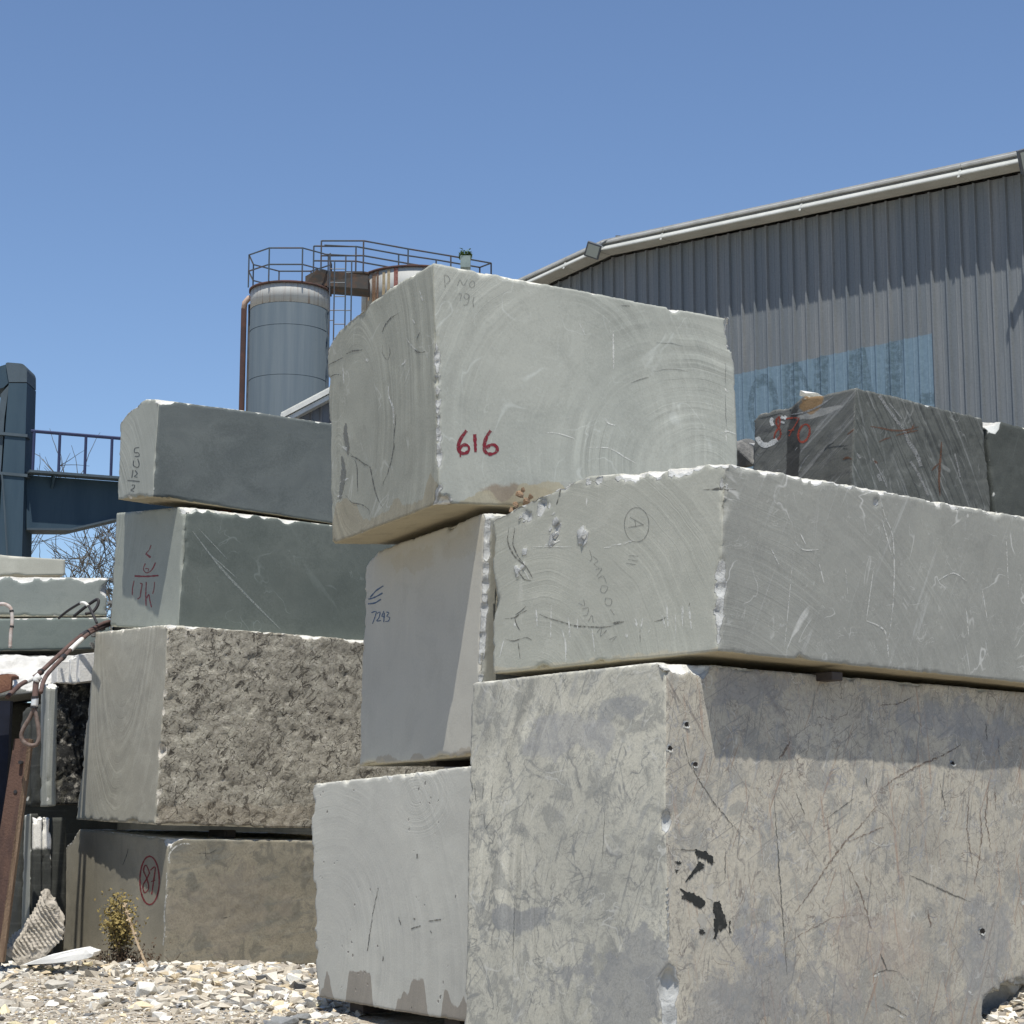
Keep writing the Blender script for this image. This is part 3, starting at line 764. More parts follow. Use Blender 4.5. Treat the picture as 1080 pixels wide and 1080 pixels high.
# ================================================================== gantry crane
def make_crane():
    D = 38.0
    blue = NT('crane_paint'); tc = blue.new('TexCoord'); P = tc.outputs['Object']
    n = blue.noise(P, .8, 4); n2 = blue.noise(blue.vmul(P, (3,3,.4)), 1, 5, .7)
    c = blue.mix(blue.ramp(n2,.4,.7), (.036,.066,.092), (.026,.053,.079)); blue.col(c); blue.b.inputs['Roughness'].default_value = .7
    railm = plain('crane_rail', (.035,.045,.10), .5)
    pale = plain('crane_edge', (.065,.09,.11), .7)
    base = at(14, 600, D); base.z = 0
    t = empty('gantry_crane', base, 'dark blue steel gantry crane with a leg and a girder with railing, far left', 'gantry crane')
    # leg: front plate with slanting left edge and bent head
    out = [(-14,600),(28,600),(28,400),(27,388),(22,384),(8,383),(4,386),(2,400),(0,440),(-2,520)]
    def P3(q, y=D): return at(q[0], q[1], y)
    leg = [(-3,590),(28,590),(28.4,404),(9.3,404),(5,460),(1,520)]
    L3 = [P3(q) for q in leg]; L3[0].z = 0; L3[1].z = 0
    for p in L3: p.y = D
    MB().prism(L3, (0,.75,0)).build('leg', blue.m, t)
    head = [(28.4,403),(28.4,391),(28,388.6),(27,386.5),(25.6,384.9),(23.5,383.7),(21,383.2),(8,382.2),(6,383),(9.3,403)]
    H3 = [P3(q) for q in head]
    for p in H3: p.y = D
    MB().prism(H3, (0,.75,0)).build('leg_head', pale, t)
    arm = [(8.8,403),(5.5,383.5),(-30,395),(-120,430),(-120,460),(-30,418),(3,408),(7,404)]
    A3 = [P3(q) for q in arm]
    for p in A3: p.y = D
    MB().prism([p+Vector((0,.06,0)) for p in A3], (0,.6,0)).build('top_arm', blue.m, t)
    brc = [(9,405),(4,440),(0,500),(-4,560),(-14,560),(-6,480),(0,415)]
    B3 = [P3(q) for q in brc]
    for p in B3: p.y = D
    MB().prism([p+Vector((0,.05,0)) for p in B3], (0,.5,0)).build('brace', pale, t)
    for z in (455, 497):                  # collar flanges round the leg
        a_ = P3((-4, z), D-.03); b_ = P3((29, z+3), D-.03)
        MB().prism([a_, b_, b_+Vector((0,0,-.06)), a_+Vector((0,0,-.06))], (0,.3,0)).build('flange', pale, t)
    MB().tube([P3((2,500), D-.05), P3((5,540), D-.05), P3((8,590), D-.05)], .02, 6).build('conduit', pale, t)
    # girder going away to the right
    gb = bdir(66); G0 = P3((28,500), D+.2); gn = Vector((gb.y,-gb.x,0))
    def G(px, py): return on_plane(px, py, G0, Vector((-gb.y, gb.x, 0)))
    top_l, top_r = G(28,501), G(128,509); zt = top_l.z; topd = lambda p: Vector((p.x,p.y,zt))
    end = G0+gb*14
    f = [Vector((G0.x,G0.y,zt)), Vector((end.x,end.y,zt)), None, None, None, None]
    bl = G(28,557); bm_ = G(75,557.5); br_ = G(128,545)
    e2 = br_+(end-br_); e2.z = br_.z
    poly = [f[0], f[1], Vector((end.x,end.y,br_.z)), br_, bm_, bl]
    MB().prism(poly, gn*-.55).build('girder', blue.m, t)
    # bottom flange, pale underside
    U3 = Vector((0,0,1))
    MB().prism([bl+gn*.06-U3*.002, bm_+gn*.06-U3*.002, bm_-gn*.6-U3*.002, bl-gn*.6-U3*.002], (0,0,-.04)).build('bottom_flange', pale, t)
    MB().prism([bm_+gn*.06+U3*.0, br_+gn*.06, br_-gn*.6, bm_-gn*.6], (0,0,-.04)).build('bottom_flange', pale, t)
    wkd = gn*.35
    MB().prism([f[0]+gn*.02+U3*.003, f[1]+gn*.02+U3*.003, f[1]+wkd+U3*.003, f[0]+wkd+U3*.003], (0,0,.05)).build('walkway_plate', pale, t)
    for k in range(9):
        p = G0+gb*(.5+k*1.45); p.z = zt
        MB().prism([p+gn*.01-U3*.002, p+gn*.30-U3*.002, p+gn*.01-U3*.25], gb*.04).build('bracket', blue.m, t)
    Tr = f[0]+wkd*.9
    zr = G(28,456).z-zt
    zr = .86
    MB().tube([Tr+U3*zr, Tr+gb*13+U3*zr], .035, 6).build('hand_rail', railm, t)
    for px in (31.5, 58.5, 86, 113.5):
        g = G(px, 503); k = (g-G0).dot(gb); p = Tr+gb*k; MB().tube([p+U3*.05, p+U3*zr], .034, 6).build('rail_post', railm, t)
    k = (G(113.5,503)-G0).dot(gb); st = (G(113.5,503)-G(86,503)).dot(gb)
    for q in range(1, 5):
        p = Tr+gb*(k+st*q); MB().tube([p+U3*.05, p+U3*zr], .034, 6).build('rail_post', railm, t)
make_crane()

# ================================================================== bare tree
def make_tree():
    bark = plain('bark', (.085,.075,.06), .9, c2=(.13,.12,.10)); 
    base = at(70, 600, 44); base.z = 0
    t = empty('bare_tree', base, 'leafless scrubby tree seen below the crane girder on the left', 'tree')
    rs = random.Random(8); tr = MB(); tw = MB(); leaf = MB()
    def grow(p, d, L, r, lvl):
        pts = [p]; n = 5; q = p.copy(); dd = d.copy()
        for i in range(n):
            dd = (dd+Vector((rs.gauss(0,.13), rs.gauss(0,.13), rs.gauss(.0,.10)))).normalized(); q = q+dd*(L/n); pts.append(q.copy())
        (tr if lvl < 2 else tw).tube(pts, [max(r,.011)*(1-.55*i/n) for i in range(n+1)], 5 if lvl < 3 else 3, False)
        if lvl >= 5 or (lvl == 4 and rs.random() < .35): 
            return
        kids = 5 if lvl < 4 else 4
        for c in range(kids):
            i = rs.randint(2, n); dq = (pts[i]-pts[i-1]).normalized()
            side = Vector((rs.gauss(0,1), rs.gauss(0,.8), rs.gauss(.15,.6))); nd = (dq*.75+side.normalized()*rs.uniform(.5,.95)).normalized()
            grow(pts[i], nd, L*rs.uniform(.5,.78), r*(1-.5*i/n)*.62, lvl+1)
    for a_, l, rr in ((0,2.8,.16),):
        top = base+Vector((0,0,2.6)); tr.tube([base, base+Vector((.1,0,1.3)), top], [.24,.20,.17], 8)
        for (dx, dz, L) in ((.95,.85,3.6),(-.9,.8,3.4),(.35,1,3.9),(-.35,1,3.6),(1.25,.42,4.0),(.7,1.2,3.8),(-1.2,.5,3.4),(1.0,.62,4.2)):
            grow(top, Vector((dx, rs.uniform(-.6,.6), dz)).normalized(), L, .10, 1)
    tr.build('trunk', bark, t); tw.build('crown', bark, t)
    print('tree polys', len(tr.f)+len(tw.f))
make_tree()
#==BLOCKS==
FR = (.43,.435,.42)
top_m = stone('stone_top', (.58,.57,.53), (.50,.49,.45), (.70,.69,.65), mot=.6, rough_bump=.5, seed=9)
under_m = stone('stone_under', (.46,.41,.31), (.38,.34,.26), (.30,.27,.21), mot=.5, rough_bump=.35, seed=4)
G_R = 'blocks of the right hand stack'; G_L = 'blocks of the left hand stack'; G_B = 'blocks stacked at the far left'
BL = {}
# ---------- 616
b = Block(16.2, (458,277), (463,531), -26, (345,338), (350,574), 55, (773,337), (779,540)); BL['616'] = b
b.cut('L', (373,322), (350,362), .03); b.cut('L', (358,350), (340,366), .02)
b.edge_scoops('N', 2.2, .015, .03, .3, 3, (.5,1))
for y, r_ in ((364,.05),(372,.07),(382,.06),(390,.05),(397,.06),(404,.05),(411,.05),(418,.045),(425,.06),(433,.045),(440,.05),(447,.045),(455,.06),(463,.06),(470,.05),(478,.07),(487,.05)):
    b.scoop_px(459+(y-278)*.018, y, r_*1.05, r_*.62)
b.scoop_px(463, 531, .45, .10, out=(0,0,-1.3))
b.edge_scoops('TL', 3, .02, .06, .3, 5); b.edge_scoops('TR', 3, .02, .05, .3, 6, (0,.55)); b.edge_scoops('TR', 5, .03, .10, .3, 6, (.5,1))
b.edge_scoops('RE', 2, .03, .10, .35, 7); b.edge_scoops('LE', 4, .03, .12, .3, 8); b.edge_scoops('BL', 2.5, .02, .05, .3, 9); b.edge_scoops('BR', 2, .02, .05, .3, 10)
b.scoop(b.pt(770,352,'R'), .28, .07, -b.l*.4+b.r*.8); b.scoop(b.pt(775,375,'R'), .16, .05, -b.l*.4+b.r*.9)
for (x, y, r_) in ((365,468,.05),(364,476,.07),(363,486,.06),(362,500,.05),(431,448,.035),(405,449,.03),(363,520,.03)):
    b.scoop_px(x, y, r_, r_*.5, 'L')
aL = [(*b.uv(378,455,'L'), 1, .62, .12, .15, .45, 3.2, .5), (*b.uv(358,492,'L'), 1.4, 1, .055, .10, .4, .6)]
aR = [(*b.uv(742,505,'R'), 1, 1.25, .12, .19, .5, 2.4, .35), (*b.uv(600,470,'R'), 1, .8, .10, .10, .4, 2.6, 1.1)]
st = (.10,.30,1.1,(.27,.245,.18),.85)
mL = stone('marble_616_left', (.30,.305,.275), (.345,.35,.315), (.27,.275,.25), mot=.4, motscale=2.2, grain=.11, arcs=aL, fresh=FR, stain=st, seed=1, light_veins=[(1.1,.010,.35,(.5,.5,.46))])
mR = stone('marble_616_right', (.325,.338,.322), (.37,.38,.36), (.295,.306,.292), mot=.3, motscale=2.0, grain=.09, arcs=aR, fresh=FR, stain=(.02,.30,.9,(.30,.27,.19),.8), seed=1.7,
           light_veins=[(.9,.010,.35,(.50,.52,.49)),(3.2,.008,.2,(.48,.50,.47))], patches=[(*b.uv(612,516,'R'),.55,.07,(.26,.26,.24),.5,1.0), (*b.uv(560,526,'R'),.5,.12,(.20,.15,.10),.75,.9)])
b.build('stone_block', [mL, mR, under_m], 'large pale green marble block painted 616 in red, overhanging at the very top', G_R, res=.0245, nseed=1)
# ---------- A
b = Block(14.35, (765,488), (757,687), -42, (520,524), (520,711), 47.9, (1210,567), (1210,734)); BL['A'] = b
b.prof = [('b', [0,.3,.6,1], [0,.03,.06,0])]
b.cut('L', (566,515), (517,558), .05); b.cut('L', (548,538), (512,556), .03)
b.edge_scoops('N', 2.2, .02, .05, .3, 13); b.edge_scoops('TL', 4, .03, .10, .3, 15); b.edge_scoops('TR', 3.4, .03, .14, .3, 16); b.edge_scoops('LE', 3, .03, .07, .3, 18)
b.edge_scoops('BL', 1.5, .02, .04, .3, 19); b.edge_scoops('BR', 1.5, .02, .05, .3, 20)
for y, r_ in ((592,.07),(600,.09),(608,.11),(616,.12),(622,.09),(632,.08),(638,.10),(645,.11),(652,.08),(655,.06),(662,.05),(672,.06),(512,.09)):
    b.scoop_px(760, y, r_, r_*.42, out=(random.uniform(-.4,.4), random.uniform(-.3,.3), random.uniform(-.3,.3)))
b.edge_scoops('TR', 5, .12, .38, .16, 161, up=1.0); b.edge_scoops('TL', 5, .12, .34, .16, 151, (0,.42), up=1.0); b.edge_scoops('TR', 10, .03, .08, .4, 162); b.edge_scoops('TL', 8, .02, .06, .4, 152)
for (x, y, n_, sx_, sy_) in ((586,561,16,4,12),(617,566,12,3.5,9),(551,598,8,4,8),(693,622,2,1,1),(556,582,2,1,1),(694,499,7,7,3),(573,536,10,6,8),(556,545,10,6,6)):
    for _ in range(n_):
        r_ = random.uniform(.018,.042); b.scoop_px(x+random.gauss(0,.45)*sx_, y+random.gauss(0,.5)*sy_, r_, r_*.5, 'L', (0,0,random.uniform(-.7,.7)))
for (x, y, r_) in ((862,590,.05),(866,600,.05),(815,585,.04),(819,592,.035),(920,600,.04),(910,665,.05),(925,530,.06),(1040,535,.05),(905,527,.04)):
    b.scoop_px(x, y, r_, r_*.35, 'R')
aL = [(*b.uv(560,760,'L'), 1, 1, .075, .065, .35, 4.5)]; aR = [(*b.uv(760,820,'R'), 1, 1.3, .09, .07, .3, 5)]
mL = stone('marble_A_left', (.37,.375,.345), (.33,.335,.31), (.41,.41,.38), mot=.3, motscale=3, grain=.07, arcs=aL, fresh=FR, seed=2,
           streaks=[(90,.5,14,.35,(.50,.50,.46),.62,.75)], stain=(.03,.02,1,(.40,.36,.27),.6))
mR = stone('marble_A_right', (.285,.29,.28), (.325,.33,.315), (.24,.245,.24), mot=.4, motscale=3, grain=.09, arcs=aR, fresh=FR, seed=2.7,
           streaks=[(62,.8,11,.5,(.40,.405,.385),.58,.72),(85,.4,9,.5,(.46,.46,.44),.64,.78)], light_veins=[(1.3,.012,.6,(.56,.56,.53)),(4,.01,.35,(.5,.5,.47))])
b.build('stone_block', [mL, mR, under_m], 'long grey block with a pencilled circled letter A, lying under the topmost block', G_R, res=.0245, nseed=2)
# ---------- big
b = Block(14.3, (702,697), (705,1110), -40, (498,720), (490,1090), 48, (1190,740), (1190,1070), zb=.0); BL['big'] = b
b.edge_scoops('N', 2.5, .015, .035, .3, 23); b.edge_scoops('TL', 3, .02, .05, .3, 25); b.edge_scoops('TR', 3, .02, .06, .3, 26); b.edge_scoops('LE', 3, .015, .03, .3, 28)
for y in range(935, 1010, 8): b.scoop_px(705, y, .03, .018)
for (x, y, r_, dp) in ((705,865,.09,.05),(703,1040,.17,.10),(706,1060,.14,.07),(703,1075,.14,.07)): b.scoop_px(x, y, r_, dp)
b.scoop(b.pt(722,701,'R'), .35, .06, (0,-.3,1)); b.scoop(b.pt(738,706,'R'), .2, .05, (.2,-.4,1))
for q_ in ((1068,1085,.42,.34),(1050,1066,.2,.13),(1080,1060,.25,.16),(1095,1080,.4,.3)): b.scoop(b.pt(q_[0],q_[1],'R'), q_[2], q_[3], -b.l)
for (x, y) in ((723.5,764),(705.5,789),(732.5,806),(1004,805),(1035,982)):
    pp = b.pt(x, y, 'R'); b.scoop(pp, .035, .03, -b.l)
mL = stone('breccia_left', (.56,.54,.48), (.44,.43,.39), (.25,.25,.24), mot=.7, motscale=4.2, grain=.16, fresh=FR, seed=3,
           arcs=[(*b.uv(720,960,'L'),1,.75,.16,.20,.3,3.2,1.6)], dark_veins=[(2.4,.026,.75,(.19,.195,.19)),(6,.024,.45,(.18,.18,.17)),(1.1,.018,.7,(.20,.20,.19)),(12,.04,.4,(.2,.2,.19))], light_veins=[(2.5,.02,.45,(.60,.59,.54))],
           streaks=[(60,1.2,6,.55,(.27,.275,.27),.56,.70),(68,1.6,26,.6,(.20,.205,.20),.585,.66),(105,1.6,30,.5,(.22,.22,.21),.60,.67),(45,1.3,34,.5,(.24,.24,.23),.60,.66)],
           patches=[(*b.uv(545,968,'L'),.40,.13,(.23,.235,.235),.75,1.6),(*b.uv(670,1040,'L'),.7,.32,(.22,.225,.23),.6,2.2),(*b.uv(655,745,'L'),.45,.10,(.24,.245,.245),.6,1.6),(*b.uv(600,780,'L'),.5,.16,(.3,.3,.3),.5,2.2)])
mR = stone('breccia_right', (.50,.465,.405), (.385,.36,.32), (.235,.235,.23), mot=.65, motscale=3.4, grain=.15, fresh=FR, seed=3.7,
           dark_veins=[(1.3,.008,.8,(.16,.13,.11)),(3.6,.02,.7,(.17,.155,.14)),(9,.03,.6,(.17,.165,.16)),(17,.05,.4,(.2,.19,.18)),(2.1,.012,.6,(.21,.22,.245))], light_veins=[(3,.012,.5,(.55,.53,.48)),(7,.012,.4,(.5,.49,.45))],
           streaks=[(62,.9,26,.6,(.24,.16,.115),.60,.66),(78,1.4,40,.7,(.16,.16,.155),.60,.66),(98,1.0,24,.5,(.32,.20,.14),.60,.67),(132,.8,26,.6,(.20,.18,.16),.61,.67),(25,1.5,40,.6,(.18,.175,.17),.61,.665),
            (75,1.6,8,.5,(.25,.265,.28),.56,.70),(100,1.2,10,.45,(.36,.23,.165),.60,.74),(20,1.3,9,.45,(.22,.22,.22),.60,.74)],
           patches=[
                    (*b.uv(810,1050,'R'),.9,.25,(.205,.21,.215),.5,2.4),(*b.uv(800,985,'R'),.28,.20,(.22,.23,.25),.5,2.6),(*b.uv(1040,1000,'R'),.4,.5,(.22,.225,.23),.45,2.4),(*b.uv(790,725,'R'),.5,.16,(.20,.205,.215),.5,2.6),(*b.uv(1010,765,'R'),.7,.16,(.22,.23,.245),.45,2.6),
                    (*b.uv(930,1000,'R'),.6,.3,(.38,.31,.25),.25,2.4)])
b.build('stone_block', [mL, mR, top_m], 'biggest block, cream and grey veined marble at the foot of the right stack', G_R, res=.0245, nseed=3)
# ---------- W1
b = Block(16.4, (514,540), (502,797), -25.3, (386,586), (379,808), 50, (650,556), (640,798)); BL['W1'] = b
b.cut('L', (404,572), (383,604), .02)
for y in range(545, 715, 7): b.scoop_px(511, y, random.uniform(.05,.085), random.uniform(.03,.055))
b.scoop_px(514, 541, .25, .07, out=(0,0,1.2)); b.edge_scoops('TL', 2, .02, .04, .3, 35); b.edge_scoops('TR', 4, .04, .10, .3, 36); b.edge_scoops('BL', 2, .02, .05, .3, 37)
b.edge_scoops('LE', 2, .02, .04, .3, 38)
mL = stone('marble_upper', (.425,.41,.38), (.465,.45,.415), (.395,.38,.35), mot=.3, motscale=2, grain=.07, fresh=FR, seed=5, arcs=[(*b.uv(300,700,'L'),1,.3,.14,.03,.15,5)],
           patches=[(*b.uv(430,590,'L'),.5,.14,(.36,.31,.22),.35,1.6),(*b.uv(480,575,'L'),.5,.14,(.36,.31,.22),.25,1.6)], stain=(.02,.06,1.5,(.30,.26,.20),.7))
mR = stone('marble_upper_right', (.30,.30,.28), (.27,.27,.25), seed=5.5, grain=.08, fresh=FR)
b.build('stone_block', [mL, mR, under_m], 'upright smooth pale block with blue pencil strokes, tucked under the overhanging top block', G_R, res=.0245, nseed=5)
# ---------- W2
b = Block(16.45, (500,807), (500,1080), -34, (327,827), (335,1052), 56, (640,820), (640,1060)); BL['W2'] = b
b.edge_scoops('TL', 3.5, .03, .12, .35, 45, up=.5); b.edge_scoops('LE', 3, .03, .07, .35, 48); b.edge_scoops('N', 3, .02, .06, .35, 49); b.edge_scoops('BL', 2, .02, .05, .3, 50)
b.scoop(b.Lt, .30, .10, b.l+Vector((0,0,1))); b.scoop(b.pt(330,850,'L'), .16, .04, b.l-b.r)
for (x, y, r_) in ((327,955,.16),(329,968,.18),(328,985,.12),(331,940,.12)): b.scoop(b.pt(x,y,'L'), r_, r_*.4, b.l*1.2-b.r)
mL = stone('marble_lower', (.455,.45,.43), (.49,.485,.46), (.425,.42,.40), mot=.3, motscale=2, grain=.06, fresh=FR, seed=6,
           arcs=[(*b.uv(345,1010,'L'),1,1,.14,.055,.3,3.5),(*b.uv(440,840,'L'),1,1.6,.08,.05,.4,.8)], stain=(.02,.30,2.1,(.24,.215,.18),.9), speck=(9,.16,.75,(.14,.13,.12)))
b.build('stone_block', [mL, mR, under_m], 'squarish smooth white block with brown slurry stains along its foot, bottom of the right stack', G_R, res=.0245, nseed=6)
# ---------- left stack
b = Block(23.7, (178,884), (173,1030), -34, (66,872), (62,1010), 56, (410,888), (410,1000), zb=0.0); BL['S1'] = b
b.cut('L', (88,868), (64,905), .04); b.cut('L', (70,890), (62,930), .03)
b.edge_scoops('N', 4, .03, .10, .35, 53); b.edge_scoops('TR', 2, .03, .08, .3, 54); b.edge_scoops('TL', 2, .03, .08, .3, 55); b.edge_scoops('LE', 2, .04, .12, .35, 56)
b.scoop(b.Nt, .35, .10, (0,-.6,1))
m1 = stone('old_block_left', (.28,.26,.215), (.33,.305,.255), (.21,.195,.165), mot=.5, motscale=2, grain=.14, seed=7, streaks=[(90,1,6,.3,(.17,.155,.13),.55,.7)])
m2 = stone('old_block_right', (.30,.275,.225), (.22,.205,.17), (.135,.13,.115), mot=.8, motscale=4, grain=.25, seed=7.5, streaks=[(8,.7,5,.6,(.16,.165,.15),.5,.68)], patches=[(*b.uv(240,960,'R'),.9,.45,(.24,.21,.17),.35,2)],
           dark_veins=[(2,.015,.5,(.12,.11,.1))], rough_bump=.6)
b.build('stone_block', [m1, m2, top_m], 'weathered brown block with a circled red 87, at the foot of the left stack', G_L, res=.035, rough=(.006,.014,.02), nseed=7)
b = Block(23.55, (178,658), (164,870), -32, (101,667), (80,864), 56, (470,682), (470,877)); BL['S2'] = b
b.edge_scoops('N', 6, .04, .12, .4, 63); b.edge_scoops('TR', 5, .05, .16, .4, 64, up=.4); b.edge_scoops('TL', 5, .03, .09, .35, 65); b.edge_scoops('BL', 3, .02, .06, .3, 66); b.edge_scoops('BR', 3, .03, .07, .3, 67)
b.edge_scoops('LE', 2, .03, .07, .3, 68); b.scoop_px(165, 790, .13, .09); b.scoop(b.pt(112,788,'L'), .03, .02, -b.r)
m1 = stone('travertine_left', (.375,.36,.315), (.34,.325,.285), (.40,.385,.34), mot=.4, motscale=3, grain=.10, seed=8, fresh=(.60,.56,.48),
           arcs=[(*b.uv(128,640,'L'),1.15,.55,.085,.12,.5,2.4)])
m2 = stone('travertine_split', (.37,.345,.30), (.32,.30,.26), (.42,.40,.35), mot=.6, motscale=4, grain=.25, seed=8.5, fresh=(.60,.56,.48), pits=(9,.85,(.05,.043,.036)), rough_bump=2.0,
           patches=[(*b.uv(230,860,'R'),2.0,.16,(.25,.20,.14),.3,1.8)])
b.build('stone_block', [m1, m2, top_m], 'rough pitted beige block with curved saw marks, second from below in the left stack', G_L, res=.032, rough=(.004,.045,.03), nseed=8)
b = Block(23.9, (195,534), (188,665), -34, (123,541), (116,661), 56, (440,565), (440,684)); BL['S3'] = b
b.edge_scoops('N', 4, .03, .10, .35, 73); b.edge_scoops('TR', 7, .04, .15, .35, 74, up=.4); b.edge_scoops('TL', 3, .02, .05, .3, 75); b.edge_scoops('LE', 3, .04, .15, .35, 76)
b.scoop(b.Nt, .25, .10, (0,-.3,1)); b.edge_scoops('BR', 2, .02, .05, .3, 77)
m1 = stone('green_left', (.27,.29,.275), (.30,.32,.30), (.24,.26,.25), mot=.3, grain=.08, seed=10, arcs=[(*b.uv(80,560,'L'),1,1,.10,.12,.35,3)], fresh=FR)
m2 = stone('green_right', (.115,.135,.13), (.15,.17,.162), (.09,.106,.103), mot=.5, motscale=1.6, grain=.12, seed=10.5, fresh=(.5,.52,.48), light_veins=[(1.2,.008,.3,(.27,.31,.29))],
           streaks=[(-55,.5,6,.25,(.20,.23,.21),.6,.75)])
b.build('stone_block', [m1, m2, top_m], 'dark green block with red paint marks and a pale diagonal vein, left stack', G_L, res=.032, nseed=10)
b = Block(23.85, (168,421), (161,524), -31, (128,421), (124,527), 57, (440,459), (440,566)); BL['S4'] = b
b.cut('L', (156,419), (126,446), .03); b.cut('L', (142,426), (124,455), .03)
b.edge_scoops('N', 3, .02, .06, .3, 83); b.edge_scoops('TR', 5, .02, .07, .3, 84); b.edge_scoops('BL', 3, .03, .12, .4, 85); b.edge_scoops('LE', 3, .03, .08, .3, 86)
b.scoop(b.Nt, .30, .07, (.3,-.3,1)); b.edge_scoops('BR', 2, .03, .06, .3, 87)
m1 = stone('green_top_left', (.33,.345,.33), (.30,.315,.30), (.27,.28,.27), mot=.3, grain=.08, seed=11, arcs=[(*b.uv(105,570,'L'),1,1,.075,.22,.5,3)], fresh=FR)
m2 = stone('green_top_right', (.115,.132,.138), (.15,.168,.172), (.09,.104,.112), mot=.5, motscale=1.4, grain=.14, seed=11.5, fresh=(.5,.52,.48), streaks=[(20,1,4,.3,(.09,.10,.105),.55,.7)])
b.build('stone_block', [m1, m2, under_m], 'dark green block with pencilled figures on its pale end, top of the left stack', G_L, res=.032, nseed=11)
# ---------- dark block on the right and its neighbour
b = Block(20.0, (903,408), (892,640), -34, (795,434), (790,640), 48, (1036,441), (1056,640)); BL['D'] = b
b.cut('L', (834,424), (797,438), .03); b.cut('L', (806,431), (794,446), .02)
b.prof = [('b', [0,.35,.5,.62,1], [0,.0,.04,-.06,-.02])]
b.edge_scoops('TL', 4, .04, .12, .35, 95); b.edge_scoops('TR', 5, .03, .09, .35, 96); b.edge_scoops('LE', 2, .03, .06, .3, 97)
m1 = stone('slate_left', (.115,.12,.118), (.145,.15,.147), (.085,.09,.09), mot=.5, motscale=2, grain=.18, seed=12, fresh=(.42,.38,.31), rough_bump=.5,
           streaks=[(32,.8,12,.7,(.24,.245,.24),.53,.68),(36,.6,22,.6,(.06,.062,.062),.52,.64),(5,.7,14,.5,(.06,.06,.062),.52,.66)],
           patches=[(*b.uv(828,490,'L'),.11,.9,(.02,.02,.02),.8,.8),(*b.uv(857,432,'L'),.42,.045,(.32,.32,.30),.6,1.0),(*b.uv(846,423,'L'),.20,.10,(.22,.13,.05),.75,1.0)])
m2 = stone('slate_right', (.10,.108,.106), (.13,.138,.136), (.075,.08,.08), mot=.5, motscale=2, grain=.2, seed=12.5, fresh=(.45,.46,.44), rough_bump=.5,
           streaks=[(-55,.6,14,.75,(.23,.24,.235),.54,.68),(-72,.5,12,.55,(.20,.21,.205),.56,.7),(-52,.6,22,.7,(.045,.05,.05),.52,.63)], light_veins=[(1.5,.012,.4,(.3,.31,.30))])
b.build('stone_block', [m1, m2, top_m], 'dark slate grey block painted 870 in red, in front of the warehouse', 'dark blocks behind the right stack', res=.032, rough=(.02,.02,.02), nseed=12)
Dd = b
b = Block(21.75, (1040,441), (1060,640), -34, 1.8, 1.8, 50, (1190,473), (1190,640)); BL['D2'] = b
b.edge_scoops('TR', 5, .03, .10, .35, 106); b.scoop(b.pt(1047,445,'R'), .20, .12, (0,-.6,.7)); b.edge_scoops('N', 3, .03, .07, .3, 107)
m3 = stone('slate_far', (.055,.062,.060), (.07,.078,.076), (.045,.05,.05), mot=.5, grain=.2, seed=13, fresh=(.45,.46,.44), rough_bump=.5, streaks=[(60,1,9,.35,(.11,.12,.115),.58,.72)])
b.build('stone_block', [m3, m3, top_m], 'darkest block with a white chip in its top edge, at the right border', 'dark blocks behind the right stack', res=.045, rough=(.01,.02,.02), nseed=13)
# ---------- far left blocks
b = Block(29.0, (-150,573), (-150,609), -25, 1.6, 1.6, 66, (69,590), (69,606)); BL['L1'] = b
b.edge_scoops('TR', 2, .02, .05, .3, 113)
m = stone('pale_slab', (.38,.38,.35), (.42,.42,.39), seed=14, grain=.06, fresh=FR)
b.build('stone_block', [m, m, top_m], 'flat pale grey slab lying on top of the far left stack below the crane', G_B, res=.05, nseed=14)
b = Block(26.9, (-180,606), (-180,652), -20, 2.2, 2.2, 72, (113,609), (113,649)); BL['L2'] = b
b.edge_scoops('TR', 7, .08, .22, .5, 123, (.45,1), up=.5); b.edge_scoops('RE', 6, .06, .16, .4, 124); b.edge_scoops('BR', 6, .03, .07, .3, 125)
mg = stone('grey_green', (.22,.25,.25), (.26,.285,.28), (.19,.215,.215), mot=.4, grain=.1, seed=15, fresh=(.60,.60,.57))
b.build('stone_block', [mg, mg, top_m], 'grey green block with broad white chipped upper edge, second in the far left stack', G_B, res=.035, nseed=15)
b = Block(26.75, (-180,653), (-180,690), -20, 2.2, 2.2, 72, (116,651), (116,684)); BL['L3'] = b
b.edge_scoops('TR', 5, .04, .10, .35, 133, (.4,1), up=.5)
mg2 = stone('grey_green_dark', (.15,.185,.18), (.18,.21,.205), (.13,.155,.155), mot=.4, grain=.1, seed=16, fresh=(.55,.55,.53))
b.build('stone_block', [mg2, mg2, top_m], 'thinner dark grey green block under the white chipped one, behind the hanging cables', G_B, res=.035, nseed=16)
b = Block(25.6, (-180,686), (-180,760), -22, 3.0, 3.0, 70, (98,686), (98,722)); BL['L4'] = b
b.cuts.append((Vector(b.Nt)+Vector((0,0,-.36)), (Vector((0,0,1))*.80-b.l*.60).normalized(), .05))
mw = stone('rough_white', (.16,.165,.165), (.19,.195,.19), (.13,.13,.13), mot=.5, grain=.25, seed=17, fresh=(.60,.59,.56), rough_bump=.8)
b.build('stone_block', [mw, mw, mw], 'block with a blinding white rough broken top, behind the brown cables at the left', G_B, res=.035, rough=(.03,.05,.05), nseed=17)

